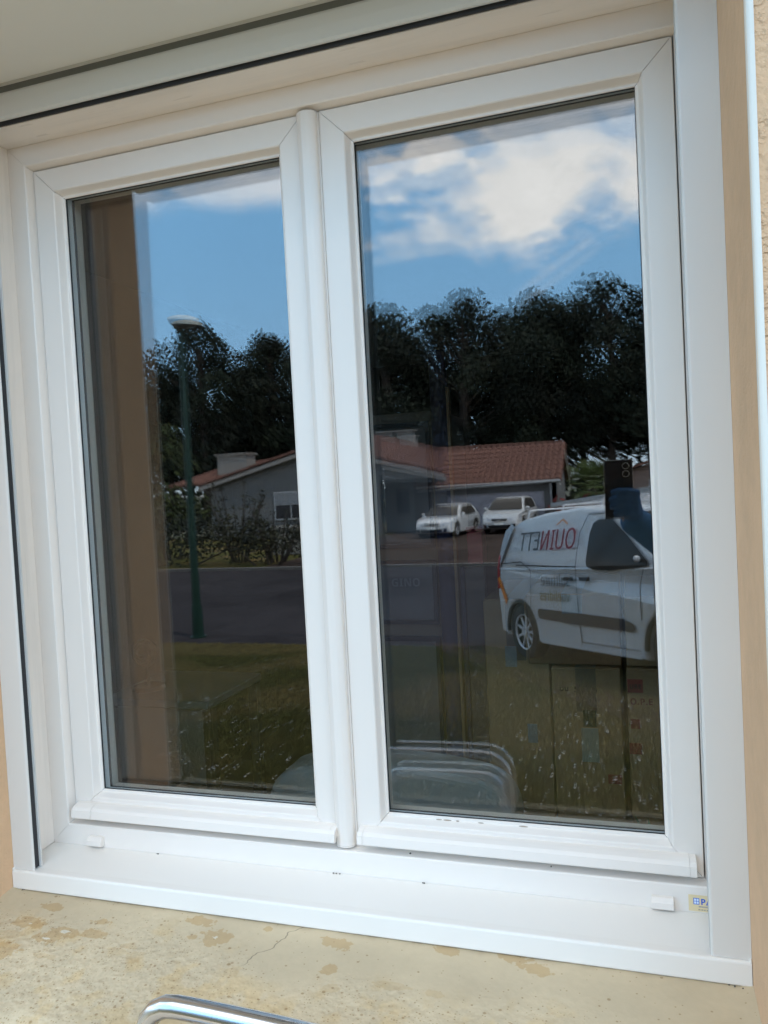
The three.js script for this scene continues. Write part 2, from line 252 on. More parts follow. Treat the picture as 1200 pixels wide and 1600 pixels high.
// ------------------------------------------------------------------ the window
const win = thing('casement_window', 'white double casement window with two tall glazed sashes', 'window');
{
  const GX = 0.453, GI = 0.060, h = 1.0;
  const fprof = [[0.0482, -0.055], [0.0482, 0.0135], [0.0490, 0.0148], [0.0512, 0.0285], [0.0530, 0.0300], [0.0838, 0.0300], [0.0838, -0.055]];
  obj('outer_frame', [frameSweep(-GX, GX, 0, h, fprof, 0.0002), box(-0.5366, 0.5366, -0.0872, -0.08385, 0, 0.0300)], M.pvc, win);
  // lining between the frame and the shutter rails
  obj('frame_lining', [box(-0.5408, -0.5370, -0.0858, 1.0875, 0.0200, 0.0962), box(0.5370, 0.5408, -0.0858, 1.0875, 0.0200, 0.0962), box(-0.5368, 0.5368, 1.0841, 1.0875, 0.0200, 0.0930)], M.pvc, win);
  const sprof = [[0, -0.005], [0, -0.0006], [0.0008, 0.0004], [0.0034, 0.0007], [0.0046, 0.0022], [0.0082, 0.0146], [0.0098, 0.0162], [0.0452, 0.0162], [0.0464, 0.0150], [0.0464, -0.058], [0.014, -0.058], [0.0090, -0.050], [0.0090, -0.0345], [0.012, -0.0345], [0.012, -0.005]];
  for (const s of [-1, 1]) {
    const x0 = s < 0 ? -GX : GI, x1 = s < 0 ? -GI : GX;
    const sash = obj('sash', frameSweep(x0, x1, 0, h, sprof, 0.00035), M.pvc, win);
    obj('gasket', [frameSweep(x0, x1, 0, h, [[0.004, -0.0058], [-0.0002, -0.0058], [-0.0006, -0.0044], [-0.0002, -0.0022], [0.004, -0.0022]], 0), frameSweep(x0, x1, 0, h, [[0.0118, -0.0343], [0.0085, -0.0343], [0.0085, -0.0324], [0.0118, -0.0324]], 0)], M.gasket, sash);
    obj('spacer_bar', frameSweep(x0, x1, 0, h, [[0.0105, -0.0262], [0.0070, -0.0262], [0.0064, -0.0240], [0.0064, -0.0125], [0.0070, -0.0105], [0.0105, -0.0105]], 0), M.spacer, sash);
    obj('glass_pane', box(x0 - 0.009, x1 + 0.009, -0.009, h + 0.009, -0.0100, -0.0060), M.glass, sash);
    // the rear pane is slightly bowed towards its top, as sealed panes are, so its reflection drifts off that of the front pane there
    const bow = new THREE.BoxGeometry(x1 - x0 + 0.018, h + 0.018, 0.004, 24, 60, 1), bp = bow.attributes.position, bn = bow.attributes.normal, ka = s < 0 ? 0.0016 : 0.0030, kb = s < 0 ? 0.0022 : 0.0055;
    for (let i = 0; i < bp.count; i++) { const x = bp.getX(i), y = bp.getY(i) + h / 2, w = Math.max(0, (y - 0.42) / 0.58); bp.setZ(i, bp.getZ(i) - ka * w * w + kb * x * w); if (Math.abs(bn.getZ(i)) > 0.5) { const g = V(-kb * w, (2 * ka * w - kb * x * (w > 0)) / 0.58, 1).normalize().multiplyScalar(Math.sign(bn.getZ(i))); bn.setXYZ(i, g.x, g.y, g.z); } }
    obj('glass_pane', bow.translate((x0 + x1) / 2, h / 2, -0.0296), M.rearglass, sash);
    // weather bar on the bottom rail
    const [a, b] = s < 0 ? [-0.4895, -0.0152] : [0.0205, 0.4892], y = s < 0 ? -0.0160 : -0.0146;
    const wp = [[y, 0.0166], [y - 0.001, 0.026], [y - 0.0035, 0.0345], [y - 0.0075, 0.0388], [y - 0.0190, 0.0405], [y - 0.0205, 0.0398], [y - 0.0210, 0.0350], [y - 0.0150, 0.0336], [y - 0.0140, 0.0166]];
    const wb = obj('weather_bar', s < 0 ? [alongX(a, a + 0.0375, wp), alongX(a + 0.0380, b - 0.0085, wp.map(([p, q]) => [p, q - 0.0004])), alongX(b - 0.0082, b, wp)] : [alongX(a, a + 0.0080, wp), alongX(a + 0.0083, b - 0.0085, wp.map(([p, q]) => [p, q - 0.0004])), alongX(b - 0.0082, b, wp)], M.pvc, sash);
    if (s > 0) { // lifted, dirty edge of the bead
      const r = rng(8), fl = []; for (const [x, w] of [[0.138, 0.010], [0.1505, 0.013], [0.166, 0.005], [0.2005, 0.009], [0.262, 0.014]]) fl.push(new THREE.SphereGeometry(1, 10, 6).scale(w / 2, 0.0006 + 0.0004 * r(), 0.0010).rotateZ(0.06 * (r() - 0.5)).translate(x, -0.0037 - 0.0005 * r(), 0.0016));
      obj('dirt_flake', fl, std(lin(0.42, 0.33, 0.25), 0.9), sash).userData.kind = 'stuff';
    }
  }
  // half-round cover strip over the meeting stiles
  const cp = []; for (let k = 0; k <= 14; k++) { const t = k / 14 * Math.PI; cp.push([-0.0045 - 0.0150 * Math.cos(t), 0.0166 + 0.0135 * Math.pow(Math.sin(t), 0.8)]); }
  obj('cover_base', box(-0.0132, 0.0132, -0.0455, 1.0455, 0.004, 0.0158), M.pvc, win);
  obj('meeting_cover', [alongY(-0.0440, 1.0452, cp), alongY(-0.0462, -0.0443, cp.map(([x, z]) => [-0.0045 + (x + 0.0045) * 1.03, 0.0166 + (z - 0.0166) * 1.04]))].map((g) => toCreasedNormals(g, 0.5)), M.pvc, win);
  for (const [x, y] of [[-0.448, -0.0748], [0.4453, -0.0758]]) {
    const cap = obj('drain_cap', alongX(x - 0.0138, x + 0.0138, [[y - 0.0072, 0.0302], [y - 0.0072, 0.0388], [y - 0.0060, 0.0402], [y + 0.0020, 0.0402], [y + 0.0072, 0.0352], [y + 0.0076, 0.0302]]), M.pvc, win);
  }
  { const r = rng(19), gs = []; for (const [x, y, z, w] of [[-0.018, -0.0860, 0.0325, 0.012], [0.118, -0.0861, 0.0322, 0.004], [0.10, -0.0445, 0.031, 0.002], [0.302, -0.0435, 0.031, 0.002], [-0.33, -0.0862, 0.032, 0.003]]) for (let k = 0; k < 4; k++) gs.push(new THREE.IcosahedronGeometry(0.0006 + 0.0007 * r(), 0).translate(x + (r() - 0.5) * w, y + 0.0004, z + 0.001 * r()));
    for (const x of [-0.53, 0.525]) for (let k = 0; k < 14; k++) gs.push(new THREE.IcosahedronGeometry(0.0006 + 0.0010 * r(), 0).translate(x + (r() - 0.5) * 0.022, -0.1195 - 0.001 * r(), 0.113 + 0.012 * r()));
    const d = obj('dirt_speck', gs, std(lin(0.09, 0.07, 0.055), 0.95), win); d.userData.kind = 'stuff'; }
  // folded metal sill
  const np = [[-0.0866, 0.0306], [-0.0905, 0.1060], [-0.0905, 0.1090], [-0.0896, 0.1105], [-0.0896, 0.1195], [-0.0906, 0.1215], [-0.0926, 0.1222], [-0.1178, 0.1222], [-0.1194, 0.1212], [-0.1194, 0.1140], [-0.1180, 0.1140], [-0.1176, 0.1200], [-0.0935, 0.1202], [-0.0915, 0.1192], [-0.0925, 0.1060], [-0.0886, 0.0306]];
  obj('metal_sill', alongX(-0.5402, 0.5402, np), M.sillmetal, win);
  obj('sill_end', [rbox(-0.5405, -0.5386, -0.1192, -0.0865, 0.03, 0.1218, 0.0008), rbox(0.5386, 0.5405, -0.1192, -0.0865, 0.03, 0.1218, 0.0008)], M.sillmetal, win);
  // maker's sticker on the bottom of the frame, its right end behind the rail
  const cv = document.createElement('canvas'); cv.width = 512; cv.height = 192; const c = cv.getContext('2d');
  c.fillStyle = '#e9d3a6'; c.fillRect(0, 0, 512, 192); c.fillStyle = '#2b62c9';
  c.fillRect(52, 36, 64, 76); c.fillStyle = '#dfe9f8'; for (const [i, j] of [[0, 0], [1, 0], [0, 1], [1, 1]]) c.fillRect(60 + i * 27, 44 + j * 33, 21, 27);
  c.fillStyle = '#1e57c4'; c.font = 'bold 100px sans-serif'; c.fillText('PA', 126, 112);
  c.fillStyle = '#4a5a8c'; c.font = 'bold 22px sans-serif'; c.fillText('MENUISERIES', 106, 143); c.fillStyle = '#6a6a78'; c.fillText('05 46 61 89 73', 102, 178);
  const ct = new THREE.CanvasTexture(cv); ct.colorSpace = THREE.SRGBColorSpace;
  const st = obj('maker_sticker', new THREE.PlaneGeometry(0.0585, 0.0218).translate(0.5072, -0.0736, 0.0304), std(lin(1, 1, 1), 0.6, { map: ct }), win, 'cream and blue sticker, half hidden behind the right rail');
}

// ------------------------------------------------------------------ roller shutter: side rails, lowest slats, box above
const shut = thing('roller_shutter', 'raised white roller shutter with box above and rails at both sides of window', 'shutter');
{
  for (const s of [-1, 1]) {
    const X = (x) => s * x; // channel open towards the window
    const XI = s < 0 ? 0.5012 : 0.4962;
    const prof = [[0.5408, 0.1178], [XI + 0.0035, 0.1178], [XI + 0.0015, 0.1173], [XI + 0.0003, 0.1160], [XI, 0.1150], [XI, 0.1146], [0.5340, 0.1146], [0.5340, 0.1012], [XI, 0.1012], [XI, 0.0985], [0.5408, 0.0985]];
    obj('guide_rail', alongY(-0.0893, 1.1385, prof.map(([x, z]) => [X(x), z])), M.rail, shut);
    obj('rail_brush', box(...(s < 0 ? [-0.5338, -XI - 0.004] : [XI + 0.004, 0.5338]), -0.0890, 1.088, 0.1016, 0.1142), M.darkgroove, shut);
  }
  const slat = (y0, y1) => { const p = [[y0 + 0.004, 0.0990], [y0, 0.1008], [y0, 0.1050], [y0 + 0.003, 0.1075], [(y0 + y1) / 2, 0.1082], [y1 - 0.004, 0.1074], [y1, 0.1055], [y1, 0.1000], [(y0 + y1) / 2, 0.0995]]; return alongX(-0.5325, 0.5325, p); };
  obj('slat', slat(1.0890, 1.1290), M.shutter, shut);
  obj('slat', slat(1.1400, 1.1800), M.shutter, shut);
  obj('slat_joint', box(-0.5325, 0.5325, 1.1280, 1.1410, 0.1000, 0.1030), std(lin(0.2, 0.2, 0.17), 0.6), shut);
  obj('slot_brush', box(-0.5325, 0.5325, 1.0850, 1.2000, 0.0940, 0.0965), M.darkgroove, shut);
  // box: underside plate with folded edges, front plate
  const bp = [[1.1395, 0.1125], [1.1380, 0.1140], [1.1375, 0.3240], [1.1390, 0.3270], [1.2980, 0.3270], [1.2980, 0.3250], [1.1405, 0.3250], [1.1405, 0.1145]];
  obj('shutter_box', [alongX(-0.5395, 0.5395, bp), box(-0.5395, 0.5395, 1.0885, 1.2980, 0.0700, 0.0935), box(-0.5395, 0.5395, 1.2985, 1.3200, 0.0700, 0.327)], M.shutterbox, shut);
}

// ------------------------------------------------------------------ land: lawn that falls from the house, road, far side
const gy = (x, z) => (z < 8.9 ? -1.8 + (8.9 - z) * 0.09 : -1.8);
const lawnC = dataTex(1024, 1024, (u, v) => { const a = fbm(u * 7, v * 7, 0, 6, 7), b = fbm(u * 90, v * 90, 3, 3, 90), c = fbm(u * 16, v * 16, 8, 4, 16); const d = sstep(0.42, 0.62, a); const k = 0.65 + 0.7 * b; return [lerp(0.105, 0.15, d) * k * (0.8 + 0.4 * c), lerp(0.10, 0.12, d) * k, lerp(0.032, 0.05, d) * k]; }, false, 0.16);
M.lawn = new THREE.MeshPhysicalMaterial({ color: lin(1.0, 0.95, 0.95), roughness: 1, specularIntensity: 0.2, side: THREE.DoubleSide, map: lawnC, bumpMap: grain, bumpScale: 0.03 });
const asph = dataTex(512, 512, (u, v) => { const a = fbm(u * 6, v * 6, 0, 5, 6), b = fbm(u * 120, v * 120, 3, 2, 120); const p = sstep(0.5, 0.53, fbm(u * 3 + 0.3, v * 3, 8, 2, 3)); const k = 0.55 + 0.5 * a + 0.4 * (b - 0.5) + 0.12 * p; return [k, k, k]; }, false, 0.14);
M.road = new THREE.MeshPhysicalMaterial({ color: lin(0.046, 0.041, 0.043), roughness: 1, specularIntensity: 0.05, map: asph });
M.paving = new THREE.MeshPhysicalMaterial({ color: lin(0.075, 0.055, 0.046), roughness: 1, specularIntensity: 0.05, map: asph });
function sheet(x0, x1, z0, z1, nx, nz, f) { const g = new THREE.PlaneGeometry(1, 1, nx, nz), p = g.attributes.position; for (let i = 0; i < p.count; i++) { const x = lerp(x0, x1, p.getX(i) + 0.5), z = lerp(z0, z1, 0.5 - p.getY(i)); p.setXYZ(i, x, f(x, z), z); g.attributes.uv.setXY(i, x, z); } g.computeVertexNormals(); return g; }
struct('ground', sheet(-600, 600, -600, 900, 60, 60, () => -1.93), std(lin(0.10, 0.095, 0.06), 0.95), 'wide ground around the street');
struct('lawn', sheet(-45, 45, FZ - 0.05, 9.25, 90, 40, (x, z) => gy(x, z) + 0.03 * (fbm(x * 0.5, z * 0.5, 2, 4) - 0.5)), M.lawn, 'mown lawn with dry patches before the window, mirrored in the panes');
struct('terrace', sheet(-5, 6, FZ + 0.001, 2.05, 30, 10, (x, z) => gy(x, z) + 0.035), std(lin(0.52, 0.43, 0.31), 0.9, { map: stuccoC }), 'pale tan terrace at the foot of the house wall');
struct('road', sheet(-90, 90, 9.2, 19.3, 40, 8, () => -1.805), M.road, 'grey road between the lawn and the house opposite');
struct('far_garden', sheet(-90, 90, 19.2, 34.9, 60, 10, () => -1.80), M.lawn, 'garden ground in front of the house opposite');
struct('driveway', sheet(-10.2, 5.5, 19.35, 34.9, 10, 10, () => -1.794), M.paving, 'brownish drive in front of the garage');
{ const ks = []; const c = thing('kerb', 'pale kerb stones along the far side of the road', 'kerb'); const geo = rbox(-0.48, 0.48, -0.12, 0.06, -0.07, 0.07, 0.012, 1), cm = std(lin(0.12, 0.11, 0.10), 0.9);
  for (let x = -24; x < 8; x += 0.98) { const m = obj('kerb_stone', geo, cm, c); m.position.set(x, -1.78, 19.25); } }
{ const g = sheet(-2.6, 3.2, 3.6, 9.4, 12, 12, (x, z) => gy(x, z) + 0.02 ); const p = g.attributes.position; for (let i = 0; i < p.count; i++) { const z = p.getZ(i); p.setX(i, p.getX(i) + (9.2 - z) * 0.62 + 0.4); p.setY(i, gy(0, z) + 0.02); } struct('parking_strip', g, M.paving, 'brown gravelled strip under the white van'); }

// grass blades and the white petals that lie in them
{
  const blade = fromTris([-0.006, 0, 0, 0.006, 0, 0, 0.004, 0.035, 0.008, -0.006, 0.0, 0.004, 0.004, 0.035, 0.008, 0.012, 0.05, 0.0]);
  const tuft = merge([0, 1, 2, 3].map((k) => { const g = blade.clone(); g.rotateY(k * 1.7); g.translate(0.012 * Math.cos(k * 2.3), 0, 0.012 * Math.sin(k * 2.3)); return g; }));
  const N = 90000, im = new THREE.InstancedMesh(tuft, std(lin(1, 1, 1), 0.9), N), r = rng(77), m4 = new THREE.Matrix4(), q = new THREE.Quaternion(), e = new THREE.Euler(), col = new THREE.Color();
  for (let i = 0; i < N; i++) { const z = 1.0 + 8.2 * Math.pow(r(), 0.7), x = 0.42 - (z + 1.1) * (-0.12 + 0.9 * r()), s = 0.4 + 0.65 * r(); e.set(0.3 * (r() - 0.5), r() * 6.3, 0.3 * (r() - 0.5)); m4.compose(V(x, gy(x, z) - 0.005, z), q.setFromEuler(e), V(s, s, s)); im.setMatrixAt(i, m4); const d = sstep(0.4, 0.62, fbm(x * 0.9, z * 0.9, 4, 4)), k = 0.6 + 0.8 * r(); im.setColorAt(i, col.setRGB(lerp(0.10, 0.18, d) * k, lerp(0.098, 0.145, d) * k, lerp(0.026, 0.055, d) * k)); }
  im.name = 'grass'; tag(im, 'short patchy grass blades of the lawn mirrored in the panes', null, null, 'stuff'); im.castShadow = im.receiveShadow = true; scene.add(im);
  const pet = new THREE.SphereGeometry(1, 7, 4); pet.scale(0.016, 0.004, 0.010); const NP = 1200, pm = new THREE.InstancedMesh(pet, std(lin(0.30, 0.30, 0.27), 0.8), NP);
  for (let i = 0; i < NP; i++) { let z, x; do { z = 2.2 + 5.6 * Math.pow(r(), 1.6); x = 0.42 - (z + 1.1) * (-0.12 + 0.85 * r()); } while (fbm(x * 1.3 + 5, z * 1.3, 7, 3) < 0.30 + 0.35 * r()); const s = 0.3 + 0.7 * r() * r() + 0.25 * r(); e.set(0.5 * (r() - 0.5), r() * 6.3, 0.5 * (r() - 0.5)); m4.compose(V(x, gy(x, z) + 0.05, z), q.setFromEuler(e), V(s, s, s)); pm.setMatrixAt(i, m4); }
  pm.name = 'fallen_petals'; tag(pm, 'white petals scattered over the lawn mirrored in the panes', null, null, 'stuff'); pm.castShadow = true; scene.add(pm);
}
// ------------------------------------------------------------------ vehicles
const P = {
  white: new THREE.MeshPhysicalMaterial({ color: lin(0.60, 0.60, 0.60), roughness: 0.4, clearcoat: 0.8, clearcoatRoughness: 0.08, side: THREE.DoubleSide }),
  grey: std(lin(0.42, 0.43, 0.45), 0.35, { metalness: 0.3 }),
  window: new THREE.MeshPhysicalMaterial({ color: lin(0.055, 0.048, 0.04), roughness: 0.1, specularIntensity: 0.45, side: THREE.DoubleSide }),
  black: std(lin(0.025, 0.025, 0.027), 0.6), rubber: std(lin(0.02, 0.02, 0.02), 0.85), alloy: std(lin(0.66, 0.66, 0.67), 0.4, { metalness: 0.35 }),
  lamp: new THREE.MeshPhysicalMaterial({ color: lin(0.5, 0.52, 0.55), roughness: 0.1, clearcoat: 1 }), red: std(lin(0.35, 0.02, 0.02), 0.3), orange: std(lin(0.75, 0.22, 0.02), 0.5), chrome: M.steel,
};
function wheel(car, x, z, R, w, spokes, side) {
  const g = new THREE.Group(); g.name = 'wheel'; g.position.set(x, R, z); car.add(g);
  const pr = [[R * 0.66, -w / 2], [R * 0.93, -w / 2], [R, -w / 2 + 0.03], [R, w / 2 - 0.03], [R * 0.93, w / 2], [R * 0.66, w / 2]].map(([a, b]) => new THREE.Vector2(a, b));
  obj('tyre', new THREE.LatheGeometry(pr, 32).rotateX(Math.PI / 2), P.rubber, g);
  const o = side * (w / 2 - 0.035), gs = [new THREE.CylinderGeometry(R * 0.15, R * 0.17, 0.04, 14).rotateX(Math.PI / 2).translate(0, 0, o + side * 0.012), new THREE.TorusGeometry(R * 0.64, R * 0.045, 6, 32).translate(0, 0, o + side * 0.02)];
  for (let k = 0; k < spokes; k++) { const a = k / spokes * 2 * Math.PI; gs.push(rbox(R * 0.12, R * 0.63, -R * 0.045, R * 0.045, -0.012, 0.012, 0.008, 1).rotateZ(a).translate(0, 0, o)); }
  obj('rim', gs, P.alloy, g); obj('brake_disc', new THREE.CylinderGeometry(R * 0.6, R * 0.6, 0.02, 20).rotateX(Math.PI / 2).translate(0, 0, o - side * 0.05), P.black, g);
}
function extr(pts, w, bev = 0.05, arcs = []) {
  const s = new THREE.Shape(); pts.forEach((p, i) => { if (p.length === 2) (i ? s.lineTo(p[0], p[1]) : s.moveTo(p[0], p[1])); else s.absarc(p[0], p[1], p[2], p[3], p[4], true); });
  return new THREE.ExtrudeGeometry(s, { depth: w - 2 * bev, bevelEnabled: true, bevelSize: bev * 0.55, bevelThickness: bev, bevelOffset: -bev * 0.55, bevelSegments: 4, curveSegments: 14 }).translate(0, 0, -(w - 2 * bev) / 2);
}
// spec: w width, belt height, top height, nar (roof half width over belt half width)
function warpFn(sp) { return (x, y, z) => { const t = clamp((y - sp.belt) / (sp.top - sp.belt)); const k = lerp(1, sp.nar, t * (0.75 + 0.25 * t)); const e1 = sstep(sp.len * 0.80, sp.len, x), e0 = sstep(sp.len * 0.1, 0, x); const pl = 1 - 0.16 * e1 * e1 - 0.05 * e0; const bow = 1 + 0.02 * Math.sin(clamp(y / sp.belt) * Math.PI); return [x - 0.10 * e1 * (z / sp.w * 2) ** 2, y, z * k * pl * bow]; }; }
function warp(g, f) { const p = g.attributes.position; for (let i = 0; i < p.count; i++) p.setXYZ(i, ...f(p.getX(i), p.getY(i), p.getZ(i))); return toCreasedNormals(g.index ? g.toNonIndexed() : g, 0.6); }
// finely cut patch on the side of the body
function sidePatch(poly, z, f, off = 0.004, n = 3) {
  const sh = new THREE.Shape(poly.map(([x, y]) => new THREE.Vector2(x, y))); let g = new THREE.ShapeGeometry(sh).toNonIndexed(); let v = Array.from(g.attributes.position.array);
  for (let k = 0; k < n; k++) { const o = []; for (let i = 0; i < v.length; i += 9) { const a = v.slice(i, i + 3), b = v.slice(i + 3, i + 6), c = v.slice(i + 6, i + 9), m = (p, q) => p.map((t, j) => (t + q[j]) / 2), ab = m(a, b), bc = m(b, c), ca = m(c, a); o.push(...a, ...ab, ...ca, ...ab, ...b, ...bc, ...ca, ...bc, ...c, ...ab, ...bc, ...ca); } v = o; }
  const g2 = fromTris(v), p = g2.attributes.position, sg = Math.sign(z); for (let i = 0; i < p.count; i++) { const q = f(p.getX(i), p.getY(i), z); p.setXYZ(i, q[0], q[1], q[2] + sg * off); } g2.computeVertexNormals(); return g2;
}
function line(pts, wdt) { const out = []; for (let i = 0; i < pts.length - 1; i++) { const [a, b] = [pts[i], pts[i + 1]], d = Math.hypot(b[0] - a[0], b[1] - a[1]), nx = -(b[1] - a[1]) / d * wdt, ny = (b[0] - a[0]) / d * wdt; out.push([[a[0] + nx, a[1] + ny], [b[0] + nx, b[1] + ny], [b[0] - nx, b[1] - ny], [a[0] - nx, a[1] - ny]]); } return out; }
const font = await new FontLoader().loadAsync('fonts/droid/droid_sans_bold.typeface.json');
const fontR = await new FontLoader().loadAsync('fonts/droid/droid_sans_regular.typeface.json');

function makeVan(name, label, lettered) {
  const sp = { w: 1.81, belt: 1.14, top: 1.80, nar: 0.80, len: 4.4 }, f = warpFn(sp), v = thing(name, label, 'van'), hw = sp.w / 2;
  const PI = Math.PI, lower = [[0.03, 0.30], [0.26, 0.27], [0.65, 0.33, 0.39, PI * 1.04, -PI * 0.05], [1.07, 0.235], [3.04, 0.235], [3.45, 0.33, 0.40, PI * 1.05, -PI * 0.04], [4.18, 0.25], [4.34, 0.34], [4.40, 0.56], [4.36, 0.80], [4.20, 0.93], [3.75, 1.06], [3.40, 1.14], [0.02, 1.14], [0.0, 0.8]];
  obj('body', [warp(extr(lower, sp.w, 0.07), f), warp(extr([[0.02, 1.06], [3.52, 1.06], [3.36, 1.17], [3.05, 1.40], [2.62, 1.66], [2.40, 1.735], [1.9, 1.775], [1.1, 1.765], [0.60, 1.725], [0.30, 1.64], [0.14, 1.48], [0.06, 1.25]], sp.w * 0.985, 0.09), f)], P.white, v);
  for (const s of [-1, 1]) {
    const z = s * hw;
    obj('side_window', sidePatch([[2.17, 1.18], [2.19, 1.50], [2.23, 1.58], [2.34, 1.615], [2.56, 1.60], [2.86, 1.42], [3.20, 1.17], [3.20, 1.13], [2.6, 1.09], [2.32, 1.10], [2.20, 1.13]], z, f, 0.006), P.window, v);
    obj('rub_strip', sidePatch([[1.14, 0.56], [1.18, 0.535], [1.9, 0.515], [2.92, 0.505], [2.98, 0.53], [2.95, 0.58], [2.80, 0.62], [1.9, 0.64], [1.18, 0.65], [1.14, 0.63]], z, f, 0.022), std(lin(0.06, 0.05, 0.045), 0.7), v);
    [...line([[2.0, 0.30], [1.98, 1.12], [2.0, 1.5], [2.12, 1.68], [2.5, 1.67]], 0.006), ...line([[3.06, 0.62], [3.08, 0.95], [3.14, 1.1]], 0.006), ...line([[0.96, 0.66], [1.0, 1.1], [0.75, 1.2], [0.2, 1.18]], 0.006), ...line([[2.0, 0.33], [3.0, 0.33]], 0.004), ...line([[0.62, 1.16], [1.98, 1.13]], 0.007)].forEach((q) => obj('panel_gap', sidePatch(q, z, f, 0.009, 2), P.black, v));
    [[2.12, 1.0], [1.80, 1.0]].forEach(([x, y]) => { const q = f(x, y, z); obj('door_handle', rbox(x - 0.085, x + 0.085, y - 0.02, y + 0.02, q[2] - 0.012, q[2] + 0.022, 0.01), P.black, v); });
    { const q = f(3.05, 1.2, z); const m = obj('wing_mirror', [new THREE.SphereGeometry(1, 14, 10).scale(0.025, 0.035, 0.04).translate(3.12, 1.20, q[2] + s * 0.07), bar(V(3.05, 1.19, q[2]), V(3.12, 1.19, q[2] + s * 0.05), 0.015)], P.grey, v); }
    [[0.65, 0.385], [3.45, 0.395]].forEach(([x, r]) => obj('arch_lining', at(new THREE.TorusGeometry(r, 0.025, 6, 24, PI), x, 0.33, s * (hw - 0.015)), P.black, v));
    obj('sill_trim', sidePatch([[1.14, 0.25], [3.02, 0.25], [3.0, 0.29], [1.15, 0.29]], z, f, 0.018), P.white, v);
    obj('rear_light', sidePatch([[0.03, 0.86], [0.10, 0.86], [0.12, 1.28], [0.05, 1.3]], z, f, 0.008), P.red, v);
    wheel(v, 0.65, s * (hw - 0.11), 0.335, 0.19, 9, s); wheel(v, 3.45, s * (hw - 0.11), 0.335, 0.19, 9, s);
    if (s < 0) { // corner window of the rear doors, seen edge on
      obj('corner_shade', sidePatch([[0.07, 1.16], [0.13, 1.17], [0.30, 1.42], [0.44, 1.64], [0.36, 1.68], [0.16, 1.60], [0.09, 1.4]], z, f, 0.005), P.grey, v); }
    obj('headlight', sidePatch([[3.92, 0.72], [4.22, 0.66], [4.26, 0.80], [4.02, 0.93]], z, f, 0.01), P.lamp, v);
  }
  // glass across: windscreen, rear panes; front grille, bumpers
  const pane = (pts, m, n, off) => { const o = []; const N = 8; for (let i = 0; i < N; i++) { const a = -1 + 2 * i / N, b = -1 + 2 * (i + 1) / N; for (let k = 0; k < pts.length - 1; k++) { const e = (p, t) => { const q = f(p[0], p[1], t * hw * p[2]); return [q[0] + off[0], q[1] + off[1], q[2]]; }; quad(o, e(pts[k], a), e(pts[k], b), e(pts[k + 1], b), e(pts[k + 1], a)); } } return obj(n, fromTris(o), m, v); };
  pane([[3.36, 1.17, 0.9], [3.05, 1.40, 0.9], [2.66, 1.645, 0.88]], P.window, 'windscreen', [0.012, 0.012]);
  pane([[0.045, 1.18, 0.85], [0.085, 1.55, 0.84], [0.12, 1.62, 0.8]], P.window, 'rear_window', [-0.012, 0]);
  pane([[4.37, 0.46, 0.6], [4.36, 0.66, 0.6]], P.black, 'grille', [0.03, 0]);
  pane([[0.015, 0.32, 0.9], [-0.0, 0.55, 0.95]], P.black, 'rear_bumper', [-0.03, 0]);
  const rk = []; for (const x of [0.55, 1.35, 2.15]) { rk.push(bar(V(x, 1.83, -0.60), V(x, 1.83, 0.60), 0.012)); for (const s of [-1, 1]) rk.push(bar(V(x, 1.70, s * 0.64), V(x, 1.83, s * 0.60), 0.013)); }
  obj('roof_rack', rk, P.alloy, v);
  if (lettered) {
    const z = -hw, put = (txt, size, x, y, m, fnt) => { const g = new TextGeometry(txt, { font: fnt, size, depth: 0.004, curveSegments: 4 }); g.computeBoundingBox(); const wd = g.boundingBox.max.x; const p = g.attributes.position; for (let i = 0; i < p.count; i++) { const lx = x - p.getX(i), ly = y + p.getY(i); const q = f(lx, ly, z); p.setXYZ(i, lx, ly, q[2] - 0.006 - p.getZ(i)); } g.computeVertexNormals(); obj('lettering', g, m, v); return wd; };
    const dk = std(lin(0.10, 0.11, 0.12), 0.6), rd = std(lin(0.28, 0.03, 0.05), 0.6);
    let x = 1.94; for (const [ch, m] of [['O', rd], ['U', rd], ['I', rd], ['N', rd], ['E', dk], ['T', dk], ['T', dk]]) { const w = put(ch, 0.225, x, 1.33, m, fontR); x -= w + 0.02; }
    put('sultture', 0.13, 1.86, 0.92, dk, fontR); put('vuelidres', 0.115, 1.84, 0.75, std(lin(0.25, 0.2, 0.1), 0.6), fontR);
    obj('roof_mark', line([[1.72, 1.60], [1.60, 1.66], [1.48, 1.60]], 0.008).map((q) => sidePatch(q, z, f, 0.006, 1)), P.orange, v);
    obj('orange_stripe', sidePatch([[0.03, 0.98], [0.10, 1.02], [0.36, 0.74], [0.30, 0.66]], z, f, 0.008), P.orange, v, 'orange slanting stripe at the rear of the van');
    for (let i = 0; i < 4; i++) put(['uot', 'nel', 'oru', 'eso'][i], 0.085, 0.66 - 0.03 * i, 1.56 - i * 0.12, std(lin(0.4, 0.42, 0.45), 0.6), fontR);
  }
  return v;
}
const vanYaw = 0.942, van = makeVan('white_van', 'white panel van with lettering and orange stripe, mirrored at right edge of right pane', true);
van.rotation.order = 'YXZ'; van.rotation.set(0, vanYaw, 0.091); van.position.set(-1.237 + 0.905 * Math.sin(vanYaw), -1.795, 8.853 + 0.905 * Math.cos(vanYaw));
